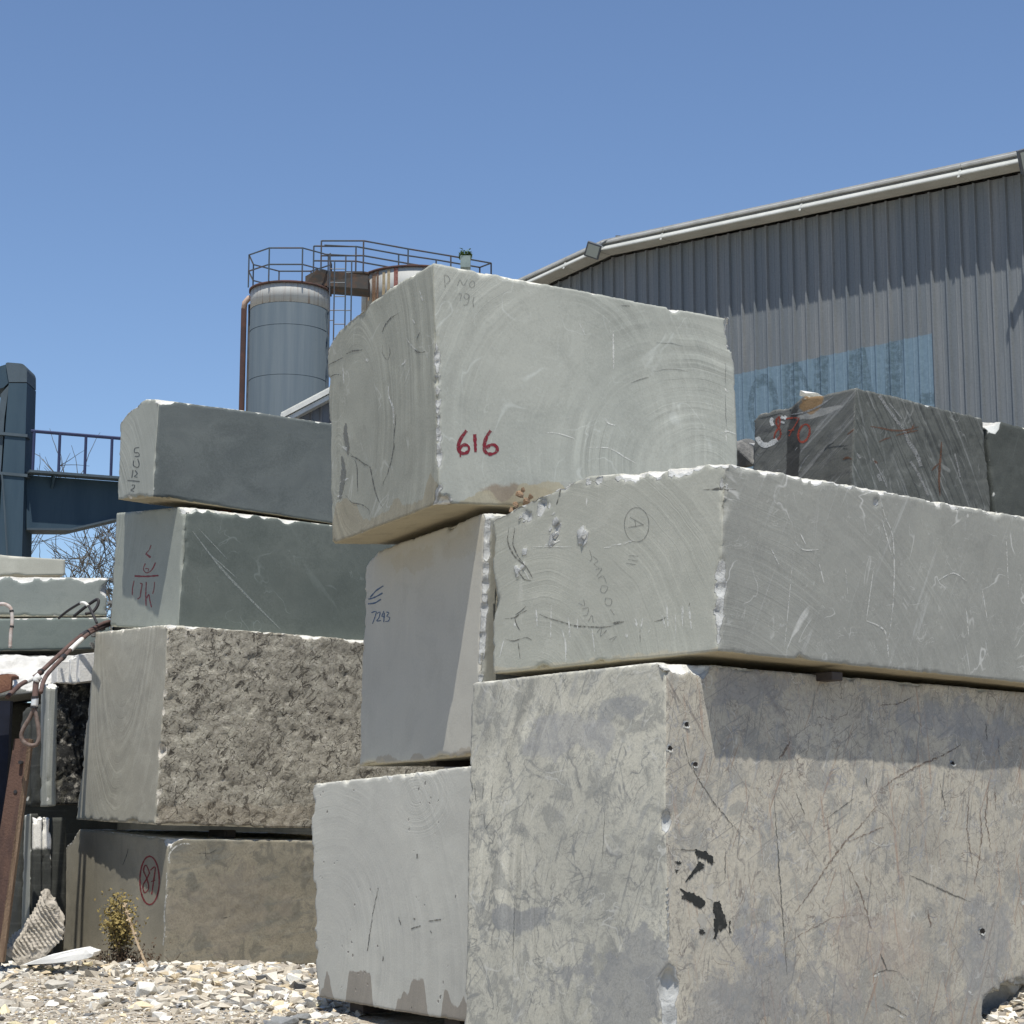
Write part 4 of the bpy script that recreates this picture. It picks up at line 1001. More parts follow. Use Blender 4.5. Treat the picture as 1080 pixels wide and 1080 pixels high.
#==SMALL==
# ---------- upright slabs and supports at the far left
def slab(key, *a, mats=None, label='', res=.04, group='upright slabs at the foot of the far left stack', rough=(0,0,0), chips=True, cat='stone slab', name='upright_stone', **kw):
    q = Block(*a, **kw); BL[key] = q
    if key in ('B2','B3','T1'):
        q.scoop(q.Nt, .5, .10, (0,-.6,1)); q.scoop(q.Nt+Vector((0,.05,0)), .3, .07, (.5,-.4,1)); q.edge_scoops('TR', 30, .04, .14, .3, 8, up=1)
    if key in ('B2','B3','T1'):
        q.scoop(q.Nt, .5, .10, (0,-.6,1)); q.scoop(q.Nt+Vector((0,.05,0)), .3, .07, (.5,-.4,1)); q.edge_scoops('TR', 30, .04, .14, .3, 8, up=1)
    if chips:
        q.edge_scoops('TL', 8, .02, .06, .4, 3, up=.4); q.edge_scoops('TR', 8, .02, .06, .4, 4, up=.4); q.edge_scoops('N', 4, .015, .04, .35, 5)
    o = q.build(name, mats, label, group, res=res, rough=rough, nseed=len(BL)*1.3, warp=.006); o['category'] = cat; return q
ms1 = stone('slab_grey', (.26,.27,.26), (.32,.33,.31), (.20,.21,.20), seed=21, mot=.5, grain=.1, fresh=(.75,.74,.70), streaks=[(90,.5,14,.6,(.36,.37,.35),.5,.66),(90,.4,20,.5,(.13,.135,.13),.55,.68)])
ms2 = stone('slab_shade_dark', (.035,.038,.037), (.055,.058,.055), seed=22, grain=.2, fresh=(.5,.5,.47), streaks=[(0,1,14,.5,(.10,.10,.095),.55,.7)])  # near-black colour stands in for the deep shade around these slabs
ms3 = stone('rough_dark_shaded', (.028,.028,.028), (.05,.05,.048), (.14,.13,.10), seed=23, mot=.35, motscale=5, grain=.4, fresh=(.16,.16,.13), rough_bump=2.0, pits=(6,.8,(.01,.01,.01)))  # dark stone, blackened further to paint in the shade on it
mwht = stone('white_piece', (.60,.59,.56), (.66,.65,.62), seed=24, grain=.05, fresh=(.78,.77,.73))
slab('T1', 24.0, (51,719), (50,851), -44, (43,722), (42,851), 52, (61,719), (59,850), mats=[ms1,ms1,ms1], label='upright light grey slab edge below the cable, upper row at the far left', res=.03)
slab('T2', 26.4, (60,718), (59,848), -34, .9, .9, 58, (112,720), (112,849), mats=[ms3,ms3,ms3], label='rough dark block coloured for shade between the light upright slab and the travertine block', res=.03, rough=(.03,.14,.03), cat='stone block', name='stone_block')
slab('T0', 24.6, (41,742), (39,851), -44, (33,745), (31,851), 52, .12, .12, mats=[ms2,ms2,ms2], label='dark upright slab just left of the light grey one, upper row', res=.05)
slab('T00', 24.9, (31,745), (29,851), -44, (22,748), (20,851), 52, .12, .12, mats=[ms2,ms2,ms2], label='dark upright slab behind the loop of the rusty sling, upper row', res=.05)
slab('B1', 23.7, (33,858), (31,1004), -44, (26,859), (22,1004), 50, .1, .1, mats=[ms1,ms2,ms1], zb=0, label='thin light grey upright slab leaning in the lower row, next to the beam', res=.03)  # right face coloured near black for the shaded gap beside it
ms2w = stone('slab_white_top', (.035,.038,.037), (.055,.058,.055), seed=22, grain=.2, fresh=(.7,.69,.65), streaks=[(0,1,14,.5,(.10,.10,.095),.55,.7)], patches=[(0,1.72,5,.26,(.72,.70,.64),1,.5)])  # same shade-dark body colour below a white chipped top
slab('B2', 23.3, (36,857), (35,1004), -40, .05, .05, 60, (44.5,858), (43.5,1004), mats=[ms2w,ms2w,mwht], zb=0, label='upright slab with white rounded top in the lower row, the left of two', res=.025)
slab('B3', 23.4, (45.5,857), (44.5,1004), -40, .05, .05, 60, (54,859), (56,1004), mats=[ms2w,ms2w,mwht], zb=0, label='upright slab with white rounded top in the lower row, the right of two', res=.025)
slab('B4', 25.2, (54,862), (54,1004), -40, .8, .8, 60, .2, .2, mats=[ms2,ms2,ms2], zb=0, label='block coloured dark as shade behind the two white topped slabs in the lower row', res=.06, cat='stone block', name='stone_block', chips=False)
slab('B5', 24.6, (21,860), (20,1004), -40, 1.8, 1.8, 52, .1, .1, mats=[ms2,ms2,ms2], zb=0, label='wide block coloured dark as shade at the left border behind the leaning beam', res=.06, cat='stone block', name='stone_block', chips=False)
q = slab('L5', 27.6, (-220,741), (-220,1000), -20, 2.0, 2.0, 72, (150,741), (150,1000), mats=[ms2,ms2,ms2], zb=0, label='block holding up the far left stack, deep shade put into its colour', res=.08, cat='stone block', name='stone_block', chips=False, group=G_B)
# pale broken pieces on the rough black block
def chunk(name, pts_px, d, depth, mat, label, cat='stone piece', group=None, yaw=0.0, bev=.012):
    P = [at(x, y, d) for x, y in pts_px]
    for p in P: p.y = d + (p.x-P[0].x)*math.tan(R(yaw))
    ext = Vector((math.sin(R(yaw))*-depth, math.cos(R(yaw))*depth, 0))
    mb = MB().prism(P, ext); me = mesh_from(name, mb.v, mb.f)
    bm = bmesh.new(); bm.from_mesh(me); bmesh.ops.recalc_face_normals(bm, faces=bm.faces)
    bmesh.ops.bevel(bm, geom=bm.edges[:]+bm.verts[:], offset=bev, segments=1, profile=.6, affect='EDGES')
    bmesh.ops.triangulate(bm, faces=bm.faces); bmesh.ops.subdivide_edges(bm, edges=bm.edges[:], cuts=1)
    rs = random.Random(len(name)+int(pts_px[0][0]))
    for v in bm.verts: v.co += Vector((rs.gauss(0,1), rs.gauss(0,1), rs.gauss(0,1)))*bev*.35
    bm.to_mesh(me); bm.free()
    base = Vector((sum(p.x for p in P)/len(P), d, min(p.z for p in P)))
    o = link(name, me, mat, None, base); tag(o, label, cat, group); return o
pm = plain('pale_stone', (.62,.61,.58), .9, var=.1, sc=6, bump=.006)
gp = 'pale broken pieces on the rough black block'
chunk('stone_piece', [(60,720),(61,697),(74,697),(74,720)], 26.25, .4, pm, 'short pale broken piece, leftmost of three on the rough black block', group=gp, yaw=25)
chunk('stone_piece', [(74,720),(75,696),(82,691),(83,720)], 26.2, .4, pm, 'narrow pale broken piece, middle of three on the rough black block', group=gp, yaw=25)
chunk('stone_piece', [(83,720),(83.5,690),(101,687),(101,717)], 26.1, .4, pm, 'largest pale broken piece, touching the travertine block', group=gp, yaw=25)
dkst = plain('dark_rock', (.11,.11,.105), .9, c2=(.20,.195,.18), sc=5, bump=.02)
def rock(x, y, z, s, mat, name, label, cat, group=None, seed=0, flat=.6, n=2):
    rs = random.Random(seed); bm = bmesh.new()
    for k in range(13):
        v_ = Vector((rs.gauss(0,1), rs.gauss(0,1), rs.gauss(0,1))).normalized()*rs.uniform(.75,1); v_.z = max(-.6, min(.6, v_.z))*1.4; bm.verts.new(v_)
    ret = bmesh.ops.convex_hull(bm, input=bm.verts); bmesh.ops.delete(bm, geom=[g for g in ret['geom_interior'] if isinstance(g, bmesh.types.BMVert)], context='VERTS')
    bmesh.ops.bevel(bm, geom=bm.edges[:], offset=.035, segments=1, affect='EDGES')
    sx, sy, sz = (s, s*rs.uniform(.6,1), s*flat) if not isinstance(s, tuple) else s
    M = Matrix.Translation((x,y,z)) @ Matrix.Rotation(rs.uniform(0,6.3), 4, 'Z') @ Matrix.Rotation(rs.uniform(-.3,.3), 4, 'X') @ Matrix.Diagonal((sx,sy,sz,1))
    bm.transform(M); me = bpy.data.meshes.new(name); bm.to_mesh(me); bm.free()
    o = link(name, me, mat, None, (x,y,z-sz*.8)); tag(o, label, cat, group); return o
def rock_px(px, py, d, s, mat, *a, **k): p = at(px, py, d); return rock(p.x, p.y, p.z, s, mat, *a, **k)
gr = 'rubble wedged between the far left stack and the left stack'
for i, (px, py, s) in enumerate([(94,704,.09),(100,668,.07),(108,662,.07),(112,657,.06),(90,692,.06),(117,612,.06),(116,622,.05),(117,636,.06),(104,675,.07),(97,681,.07)]):
    rock_px(px, py, 26.4+(i%3)*.2, s*1.15, dkst, 'rubble_stone', 'dark broken stone wedged between the far left stack and the left stack', 'stone', gr, seed=i+40, flat=.7)
# ---------- cables
cab = plain('cable_brown', (.085,.05,.042), .7, c2=(.13,.085,.07), sc=5)
cabd = plain('cable_dark', (.03,.028,.03), .6); white = plain('tape_white', (.75,.74,.70), .6)
def path(pts, d0, d1=None):
    n = len(pts); sp = smooth_pts(pts, 2.0); d1 = d0 if d1 is None else d1
    return [at(x, y, d0+(d1-d0)*i/(len(sp)-1)) for i, (x, y) in enumerate(sp)]
def cable(pts, d0, d1, r, mat, label, extra=(), name='cable', cat='cable', group=None):
    P = path(pts, d0, d1); t = empty(name, P[0], label, cat, group)
    MB().tube(P, r, 7).build('strand', mat, t, smooth=True)
    for (f0, f1, rr, mm, nm) in extra:
        a_, b_ = int(f0*(len(P)-1)), max(int(f0*(len(P)-1))+1, int(f1*(len(P)-1))); MB().tube(P[a_:b_+1], rr, 8).build(nm, mm, t, smooth=True)
    return t
cable([(132,654),(122,655),(108,658),(84,672),(60,693),(38,713),(22,722),(8,735)], 26.9, 22.6, .030, cab, 'upper thick brown cable sagging from the left stack toward the left border', [(.78,.84,.034,white,'tape'),(.30,.34,.036,cabd,'joint'),(.70,.72,.04,cabd,'joint')])
cable([(125,657),(112,660),(96,667),(80,680),(62,698),(48,714),(43,730)], 26.8, 22.7, .028, cab, 'lower brown cable with white tape, sagging beside the upper one', [(.38,.52,.032,white,'tape'),(.60,.63,.036,cabd,'joint')])
cable([(-3,638),(3,637),(8,638.5),(11.5,642),(12.8,650),(12.6,660),(11.4,668),(10.8,683)], 26.2, 26.1, .026, plain('hose_pale', (.50,.46,.43), .6, c2=(.34,.26,.22), sc=6), 'pale bent hose hanging over the edge of the grey green block', [(.32,.35,.03,cabd,'joint'),(.60,.62,.03,cabd,'joint')], name='hose', cat='hose')
cable([(62,652),(69,646),(78,640),(87,635.6),(93,639),(97.5,647),(102,657)], 26.0, 25.2, .018, cabd, 'dark cable looping up with a pale tip on the chipped ledge', [(.50,.68,.021,white,'tape')])
cable([(78,650),(84,645),(93,638),(103,632),(103,638),(98,645),(90,647.5)], 25.9, 25.7, .022, cabd, 'short stiff black cable end curled on the chipped ledge')
# wire rope sling with loop
t = empty('rope_sling', at(38,716,22.2), 'rusty wire rope sling with a loop and silver ferrule, hanging over the leaning beam', 'wire sling')
MB().tube(path([(41,716),(38.5,718),(37.5,726),(37,736)], 22.2), .036, 8).build('sleeve', plain('sleeve', (.20,.13,.11), .6, c2=(.14,.09,.075)), t, smooth=True)
MB().tube(path([(42,713),(39.5,715),(38,719)], 22.2), .045, 10).build('end_cap', white, t, smooth=True)
MB().tube(path([(37.2,736),(36.2,745)], 22.2), .042, 12).build('ferrule', plain('ferrule', (.75,.75,.73), .3, metal=.3), t, smooth=True)
MB().tube(path([(36.9,734.5),(37,737)], 22.2), .046, 10).build('collar', cabd, t); MB().tube(path([(36,745),(35.8,747)], 22.2), .046, 10).build('collar', cabd, t)
rope = plain('rope', (.17,.13,.11), .7, c2=(.11,.075,.06), sc=20)
MB().tube(path([(36.2,746),(32,756),(26,766),(22.5,775),(24.5,782),(31,786),(38,785.5),(41,779),(40.5,768),(38.5,757),(36.4,747)], 22.2), .026, 8).build('loop', rope, t, smooth=True)
# leaning beam
bm_ = plain('beam_wood', (.085,.048,.035), .85, c2=(.055,.032,.026), sc=1.5, stretch=(6,6,.6), bump=.01)
bm2 = plain('beam_edge', (.24,.17,.115), .85, c2=(.16,.105,.07), sc=2, stretch=(6,6,.6), bump=.01)
t = empty('leaning_beam', at(-6,1000,22.4), 'dark reddish brown timber beam leaning at the left border under the sling', 'beam')
A_, B_, C_, D_ = at(15,779,22.5), at(30,779,22.5), at(-3,1015,22.0), at(-22,1015,22.0)
MB().prism([A_,B_,C_,D_], (0,.10,0)).build('face_board', bm_, t)
E_, F_ = at(33.5,780,22.56), at(3,1015,22.06)
MB().prism([B_,E_,F_,C_], (0,.10,0)).build('side_board', bm2, t)
for (x, y) in ((21,804),(16,835),(8,880)):
    p = at(x, y, 22.36); MB().tube([p, p+Vector((0,.1,0))], .022, 8).build('bolt', cabd, t)
rs_ = plain('rusty_plate', (.20,.10,.06), .8, c2=(.13,.06,.04), sc=4, bump=.01)
t = empty('rusty_bracket', at(2,730,22.3), 'rusty folded steel bracket at the left border where the cables end', 'bracket')
MB().prism([at(-20,716,22.2),at(8,711.5,22.2),at(12,714,22.2),at(11,727,22.2),at(7,728,22.2),at(-20,737,22.2)], (0,.08,0)).build('plate', rs_, t)
MB().prism([at(-20,714,22.28),at(8,710.5,22.28),at(12,713,22.28),at(12,716,22.28),at(-20,719,22.28)], (0,.35,.02)).build('flange', rs_, t)
nv = plain('navy_shaded', (.004,.006,.014), .8, c2=(.007,.010,.022))  # navy taken down to near black, shade put into the colour
t = empty('navy_post', at(-2,1000,22.9), 'navy steel post with shadow put into its colour at the left border behind the beam', 'post')
for (x0, x1, nm) in ((-30,5,'web'),(5,11,'flange')):
    a_ = at(x0,739,22.9); b_ = at(x1,739,22.9); z = a_.z
    MB().prism([Vector((a_.x,22.9,0)),Vector((b_.x,22.9,0)),Vector((b_.x,22.9,z)),Vector((a_.x,22.9,z))], (0,.25 if nm=='web' else .12,0)).build(nm, nv, t)
# supports keep the dark blocks off the air
slab('S0', 28.5, (140,620), (140,1000), -34, .8, .8, 66, (420,640), (420,1000), mats=[ms2,ms2,ms2], zb=0, label='unseen dark block added behind the left stack to blacken its gaps', res=.15, cat='stone block', name='stone_block', chips=False, group=G_L)  # not a support: unseen block added so the stack's gap looks dark
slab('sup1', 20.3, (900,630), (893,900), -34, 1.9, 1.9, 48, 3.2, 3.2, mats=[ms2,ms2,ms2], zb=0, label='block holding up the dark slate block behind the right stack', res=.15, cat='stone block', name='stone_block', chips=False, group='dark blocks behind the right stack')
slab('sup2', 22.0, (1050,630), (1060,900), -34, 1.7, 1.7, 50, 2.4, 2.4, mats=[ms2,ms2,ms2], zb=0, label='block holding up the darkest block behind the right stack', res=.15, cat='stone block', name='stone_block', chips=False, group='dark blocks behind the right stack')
rock_px(787, 482, 22.5, (.36,.5,.26), dkst, 'stone_chunk', 'small grey chunk with a pale top wedged left of the dark slate block', 'stone', seed=5, flat=.9)
rock_px(786, 470, 22.5, (.20,.25,.05), pm, 'stone_flake', 'pale flake on the small grey chunk left of the slate block', 'stone', seed=6)
rock_px(857, 417, 20.95, (.12,.20,.035), pm, 'stone_flake', 'white flake on top of the dark slate block', 'stone', seed=7)
# ---------- spacers in the gaps
wood = plain('spacer_wood', (.20,.135,.09), .9, c2=(.12,.08,.055), sc=4, bump=.01); dkw = plain('spacer_dark', (.06,.05,.045), .9)
gs = 'spacers between the stacked blocks'
def spacer(px, py, d, sx, sz, mat, label, bear=56, ln=.5):
    p = at(px, py, d); rot = Matrix.Rotation(-R(bear-90), 3, 'Z')
    inn = bdir(bear-90 if bear > 0 else bear+90); mb = MB().box(p+inn*(ln*.5+.16), (sx, ln, sz), Matrix.Rotation(-R(bear-90), 3, 'Z'))
    me = mesh_from('spacer', mb.v, mb.f); bm = bmesh.new(); bm.from_mesh(me); bmesh.ops.recalc_face_normals(bm, faces=bm.faces)
    bmesh.ops.bevel(bm, geom=bm.edges[:], offset=.006, segments=1, affect='EDGES'); bm.to_mesh(me); bm.free()
    tag(link('spacer', me, mat, None, p-Vector((0,0,sz/2))), label, 'spacer', gs)
spacer(249, 879.5, 24.4, .15, .10, dkw, 'small dark block wedged in the gap above the block marked 87')
spacer(246, 537, 24.7, .11, .08, plain('spacer_red', (.22,.09,.06), .9), 'reddish brown wedge in the gap under the top block of the left stack')
spacer(318, 548, 25.4, .16, .10, dkw, 'dark wedge deep in the gap under the left stack top block, near its right end')
spacer(230, 670, 24.6, .16, .05, dkw, 'dark thin wedge in the gap above the travertine block')
spacer(440, 803, 17.6, .14, .09, dkw, 'dark wedge between the upright pale block and the squarish white block', -27)
spacer(640, 703, 15.7, .14, .06, dkw, 'dark wedge in the gap over the biggest block, left side', -36)
spacer(900, 712, 15.3, .14, .07, dkw, 'dark wedge in the gap over the biggest block, right side', 48)
spacer(360, 1062, 18.3, .25, .12, dkw, 'dark timber under the left foot of the squarish white block', -34)
spacer(460, 1078, 16.9, .25, .12, dkw, 'dark timber under the right foot of the squarish white block', -34)
brn = plain('brown_rubble', (.24,.16,.10), .9, c2=(.14,.10,.07), sc=9, bump=.02)
for i, (x, y, s) in enumerate([(549,522,.055),(554,529,.05),(544,533,.045),(540,537,.04),(559,524,.04),(551,517,.04)]):
    rock_px(x, y, 16.55, s, brn, 'rubble_stone', 'brown rubble stone packed under the topmost block where two blocks meet', 'stone', 'brown rubble under the topmost block', seed=60+i, flat=.8, n=1)
# ---------- grooved rock and white shard on the ground
def grooved():
    bm = bmesh.new(); bmesh.ops.create_grid(bm, x_segments=44, y_segments=30, size=1)
    rs = random.Random(2); t = at(38, 975, 22.6)
    poly = [(8,1002),(20,992),(40,960),(47,949),(58,957),(66,975),(64,990),(52,1004),(40,1016),(20,1018)]
    mb = MB().prism([at(x, y, 22.4) for x, y in poly], (-.10,.42,.10)); me = mesh_from('grooved_rock', mb.v, mb.f); bm.free()
    bm = bmesh.new(); bm.from_mesh(me); bmesh.ops.recalc_face_normals(bm, faces=bm.faces); bmesh.ops.triangulate(bm, faces=bm.faces)
    for _ in range(4): bmesh.ops.subdivide_edges(bm, edges=[e for e in bm.edges if e.calc_length() > .035], cuts=1, use_grid_fill=True)
    bmesh.ops.triangulate(bm, faces=bm.faces); bm.normal_update()
    co = np.array([v.co[:] for v in bm.verts]); nn = fbm(co*6, 4); n5 = fbm(co*14+5, 3)
    ax = Vector((.80,0,.60))
    for k, v in enumerate(bm.verts):
        d = nn[k]*.05+n5[k]*.02
        px, py = proj(v.co)
        up = (px-8)*.62+(1005-py)   # upper part carries the saw grooves
        if py < 1000-(px-20)*.32+8: d += .014*math.copysign(abs(math.sin(v.co.dot(ax)*2*math.pi/.047))**.6, math.sin(v.co.dot(ax)*2*math.pi/.047))
        v.co += v.normal*d
    bm.to_mesh(me); bm.free()
    gm = plain('groove_stone', (.42,.38,.32), .95, c2=(.30,.27,.22), sc=5, bump=.01, var=.25)
    tag(link('grooved_rock', me, gm, None, at(38,1018,22.5)), 'rough rock with parallel saw grooves leaning at the foot of the far left stack', 'rock')
grooved()
sh = plain('shard_white', (.80,.79,.75), .8, var=.05)
p0 = at(60, 1012, 22.0)
chunk('white_shard', [(22,1018),(50,1008),(88,1000),(93,1002),(100,1004),(97,1009),(88,1012),(60,1016)], 21.9, .35, sh, 'long white stone shard lying on the rubble in front of the block marked 87', cat='stone shard', bev=.006)
# ---------- dry weed
def weed():
    root = at(127, 1022, 22.9); root.z = .12
    t = empty('dry_weed', root, 'dried yellow green weed standing before the block marked 87', 'plant')
    rs = random.Random(12); st = MB(); lf = MB(); dk = MB()
    tops = []
    for k in range(16):
        a_ = at(rs.uniform(112,138), rs.uniform(934,975), 22.9+rs.uniform(-.15,.15)); b_ = root+Vector((rs.gauss(0,.04), rs.gauss(0,.05), 0))
        m_ = (a_+b_)/2+Vector((rs.gauss(0,.04), rs.gauss(0,.04), 0)); m_.x = b_.x+(a_.x-b_.x)*.35; st.tube([b_, m_, a_], [.008,.006,.004], 4); tops.append((b_, m_, a_))
    def leaf(mb, p, s):
        d = Vector((rs.gauss(0,1), rs.gauss(0,1), rs.gauss(.2,.8))).normalized()*s; e = d.orthogonal().normalized()*s*.32
        b0 = len(mb.v); mb.v += [p, p+d*.5+e, p+d, p+d*.5-e]; mb.f.append([b0,b0+1,b0+2,b0+3])
    for k in range(1500):
        b_, m_, a_ = rs.choice(tops); q = .38+.62*rs.random()**.75; p = b_.lerp(m_, q*2) if q < .5 else m_.lerp(a_, q*2-1)
        sp_ = .03+.05*q; p = p+Vector((rs.gauss(0,sp_), rs.gauss(0,sp_), rs.gauss(0,.03))); leaf(lf, p, rs.uniform(.02,.055))
    for k in range(900):
        p = root+(Vector((rs.gauss(.06,.20), rs.gauss(0,.14), abs(rs.gauss(0,.10)))) if k % 2 else Vector((rs.gauss(0,.07), rs.gauss(0,.07), rs.uniform(0,.55)))); leaf(dk, p, rs.uniform(.02,.05))
    for k in range(60):
        p = root+Vector((rs.gauss(.06,.20), rs.gauss(0,.1), 0)); dk.tube([p, p+Vector((rs.gauss(0,.08), rs.gauss(0,.08), rs.uniform(.05,.2)))], .004, 3)
    st.build('stem', plain('weed_stem', (.20,.155,.09), .9), t)
    link('foliage', mesh_from('foliage', lf.v, lf.f), plain('weed_leaf', (.27,.205,.075), .9, c2=(.17,.135,.045), sc=12), t)
    dk.build('litter', plain('weed_litter', (.085,.06,.04), .95), t)
    # bent dry stalk
    q = [at(131,952,22.7), at(138,975,22.6), at(146,998,22.5), at(158,1027,22.3)]
    s2 = MB().tube(q, [.008,.012,.014,.016], 5)
    for k in range(70):
        i = rs.randint(0,2); p = q[i].lerp(q[i+1], rs.random()); leaf(s2, p, rs.uniform(.02,.05))
    s2.build('stalk', plain('weed_stalk', (.42,.32,.21), .9), t)
weed()
# ---------- stone chips covering the yard
def chips():
    rs = np.random.RandomState(7); V = []; F = []; C = []; nv = 0
    base = []
    for k in range(14):
        bm = bmesh.new(); r_ = random.Random(k)
        for _ in range(9):
            v_ = Vector((r_.gauss(0,1), r_.gauss(0,1), r_.gauss(0,1))).normalized()*r_.uniform(.7,1); v_.z = max(-.5, min(.5, v_.z))*1.8; bm.verts.new(v_)
        ret = bmesh.ops.convex_hull(bm, input=bm.verts); bmesh.ops.delete(bm, geom=[g for g in ret['geom_interior'] if isinstance(g, bmesh.types.BMVert)], context='VERTS')
        bm.verts.ensure_lookup_table(); bm.verts.index_update()
        base.append((np.array([v.co[:] for v in bm.verts]), [[v.index for v in f.verts] for f in bm.faces])); bm.free()
    def fld(n, xr, yr, smin, smax, pw):
        x = rs.uniform(*xr, n); y = rs.uniform(*yr, n); s = smin+(smax-smin)*rs.rand(n)**pw; return x, y, s
    sets = [fld(21000, (-6.8,-1.4), (17.2,24.6), .006, .034, 2.2), fld(1900, (-6.8,-1.4), (17.2,24.6), .03, .13, 2.8), fld(1500, (-6.2,-2.6), (21.8,23.5), .03, .12, 1.8),
            fld(1700, (-3.6,-1.8), (18.6,22.8), .03, .15, 1.8), fld(700, (4.0,5.3), (16.5,17.9), .02, .08, 1.6), fld(1500, (-2.0,.6), (15.4,17.6), .02, .07, 2.0)]
    pal = np.array([(.58,.53,.44),(.46,.41,.33),(.70,.67,.60),(.32,.285,.235),(.27,.26,.24),(.58,.48,.33),(.60,.60,.57),(.16,.16,.16),(.62,.55,.36)])
    pw_ = np.array([.22,.18,.17,.14,.08,.10,.05,.04,.02])
    pw_ /= pw_.sum()
    for (x, y, s) in sets:
        z = ground_h(x, y)
        for i in range(len(x)):
            bv, bf = base[rs.randint(14)]
            a = rs.rand()*6.28; ca, sa = math.cos(a), math.sin(a); fl = rs.uniform(.12,.5); el = rs.uniform(.3,1.0)
            q = bv*np.array([s[i], s[i]*el, s[i]*fl]); tl = rs.normal(0,.35); ct, st_ = math.cos(tl), math.sin(tl)
            yy = q[:,1]*ct-q[:,2]*st_; zz = q[:,1]*st_+q[:,2]*ct
            qx = q[:,0]*ca-yy*sa; qy = q[:,0]*sa+yy*ca
            V.append(np.stack([qx+x[i], qy+y[i], zz+z[i]+s[i]*fl*.45], 1)); F += [[nv+t for t in f] for f in bf]; nv += len(bv)
            c = pal[rs.choice(9, p=pw_)]*rs.uniform(.8,1.15); C.append(np.tile(np.append(c, 1), (len(bv), 1)))
    me = bpy.data.meshes.new('stone_chips'); me.from_pydata(np.concatenate(V).tolist(), [], F); me.update()
    ca_ = me.attributes.new('tint', 'FLOAT_COLOR', 'POINT'); ca_.data.foreach_set('color', np.concatenate(C).astype(np.float32).ravel())
    m = NT('chip_stone'); tc = m.new('TexCoord'); a_ = m.new('Attribute', attribute_name='tint')
    m.col(m.scale(a_.outputs[0], m.ramp(m.noise(tc.outputs['Object'], 60, 4, .7), .3, .7, .8, 1.15, False))); m.b.inputs['Roughness'].default_value = .95
    tag(link('stone_chips', me, m.m), 'pale broken stone chips strewn over the yard ground', 'stone chips', kind='stuff')
    print('chips', len(F))
chips()
cm = [plain('chip_pale', (.64,.62,.56), .95, var=.15, sc=9, bump=.008), plain('chip_mid', (.46,.43,.37), .95, var=.2, sc=9, bump=.008), plain('chip_grey', (.22,.225,.225), .95, var=.2, sc=9, bump=.008)]
gb_ = 'larger broken stones lying on the yard'
rs = random.Random(77); spots = []
for (px, py, s, mi, lab) in [(253,1018,.15,0,None),(258,1033,.13,0,None),(296,1016,.07,0,None),(305,1016,.06,0,None),(325,1022,.07,0,None),(193,1019,.05,0,None),(318,1036,.09,0,None),
    (262,1012,.24,0,None),(268,1026,.26,0,None),(292,1030,.30,0,None),(322,1030,.22,0,None),(280,1046,.22,0,None),(335,1042,.20,0,None),(240,1034,.18,0,None),(200,1034,.2,0,None),(150,1046,.22,0,None),(60,1040,.2,1,None),(263,1040,.12,2,'dark'),(300,1077,.17,2,'dark'),(318,1073,.11,2,'dark'),(285,1079,.10,2,'dark'),(330,1056,.13,0,None),(5,1040,.14,1,None),(18,1040,.09,1,None),(5,1058,.16,1,None),(48,1021,.13,1,None),(68,1020,.11,1,None),(88,1030,.11,1,None),
    (310,1026,.20,0,None),(345,1072,.08,0,None),(358,1076,.06,0,None),(110,1056,.12,1,None),(30,1030,.08,0,None),(170,1043,.09,1,None),(215,1050,.10,0,None),(241,1055,.08,2,'dark'),(135,1037,.12,0,None),(1064,1066,.10,0,None),(1074,1056,.09,0,None),(1048,1074,.09,0,None),(1078,1070,.09,0,None)]:
    d = ray(px, py); tt = (0.06-CAMH)/d.z if px < 1000 else (.25-CAMH)/d.z; p = EYE+d*min(tt, 24.0)
    if px > 1000: p = at(px, py, 17.0)
    own = {253:'pale pointed slab leaning at the foot of the block marked 87',258:'flat pale slab just below the pointed one',262:'broad pale slab farthest back, against the block marked 87',268:'broad flat pale slab in the middle of the heap beside the white block',292:'largest flat slab of the heap beside the white block',322:'pale slab touching the left edge of the white block',280:'pale slab just above the dark grey stones',335:'pale slab lying at the foot of the white block corner',330:'whitest chunk at the foot of the white block corner',240:'flat pale slab left of the heap beside the white block',200:'flat pale slab lying alone below the block marked 87',150:'flat pale slab lying just right of the dry weed',60:'brownish slab under the long white shard',193:'small pale cube standing up against the block marked 87'}
    key_ = own.get(px); lab = key_ if key_ else 'dark grey broken stone lying among the pale rubble' if mi == 2 else ('brownish broken stone lying on the rubble' if mi == 1 else 'pale broken stone lying on the rubble')
    rock(p.x, p.y, p.z, s, cm[mi], 'broken_stone', lab, 'stone', ['pale larger stones on the yard','brownish larger stones on the yard','dark larger stones on the yard'][mi], seed=int(px*3+py), flat=rs.uniform(.22,.5), n=2)

# ================================================================== painted and pencilled marks
bpy.context.view_layer.update()
def spray(name, c, dens=.9, sc=60):
    m = NT(name); tc = m.new('TexCoord'); n = m.noise(tc.outputs['Object'], sc, 4, .7)
    m.col(c); m.b.inputs['Roughness'].default_value = .6
    m.plug(m.ramp(n, .34, .56, dens*(.45 if sc >= 40 else .08), dens), m.b.inputs['Alpha']); return m.m
red = spray('red_spray', (.16,.012,.022), 1.0, 40); red2 = spray('red_marker', (.22,.02,.03), .9); orange = spray('red_orange_spray', (.28,.055,.03), .85)
blue = spray('blue_crayon', (.03,.08,.17), .85); pencil = spray('pencil', (.12,.125,.12), .5); pencil2 = spray('pencil_light', (.18,.185,.175), .5); crk = spray('crack_dark', (.09,.088,.078), .75, 22); crl = spray('scar_light', (.62,.62,.58), .75, 26)
crb = spray('crack_brown', (.17,.12,.09), .65, 20); wht = spray('white_paint', (.55,.56,.54), .95); dkp = spray('dark_mark', (.05,.055,.055), .85); rustl = spray('rust_line', (.12,.06,.035), .85)
k6 = .25
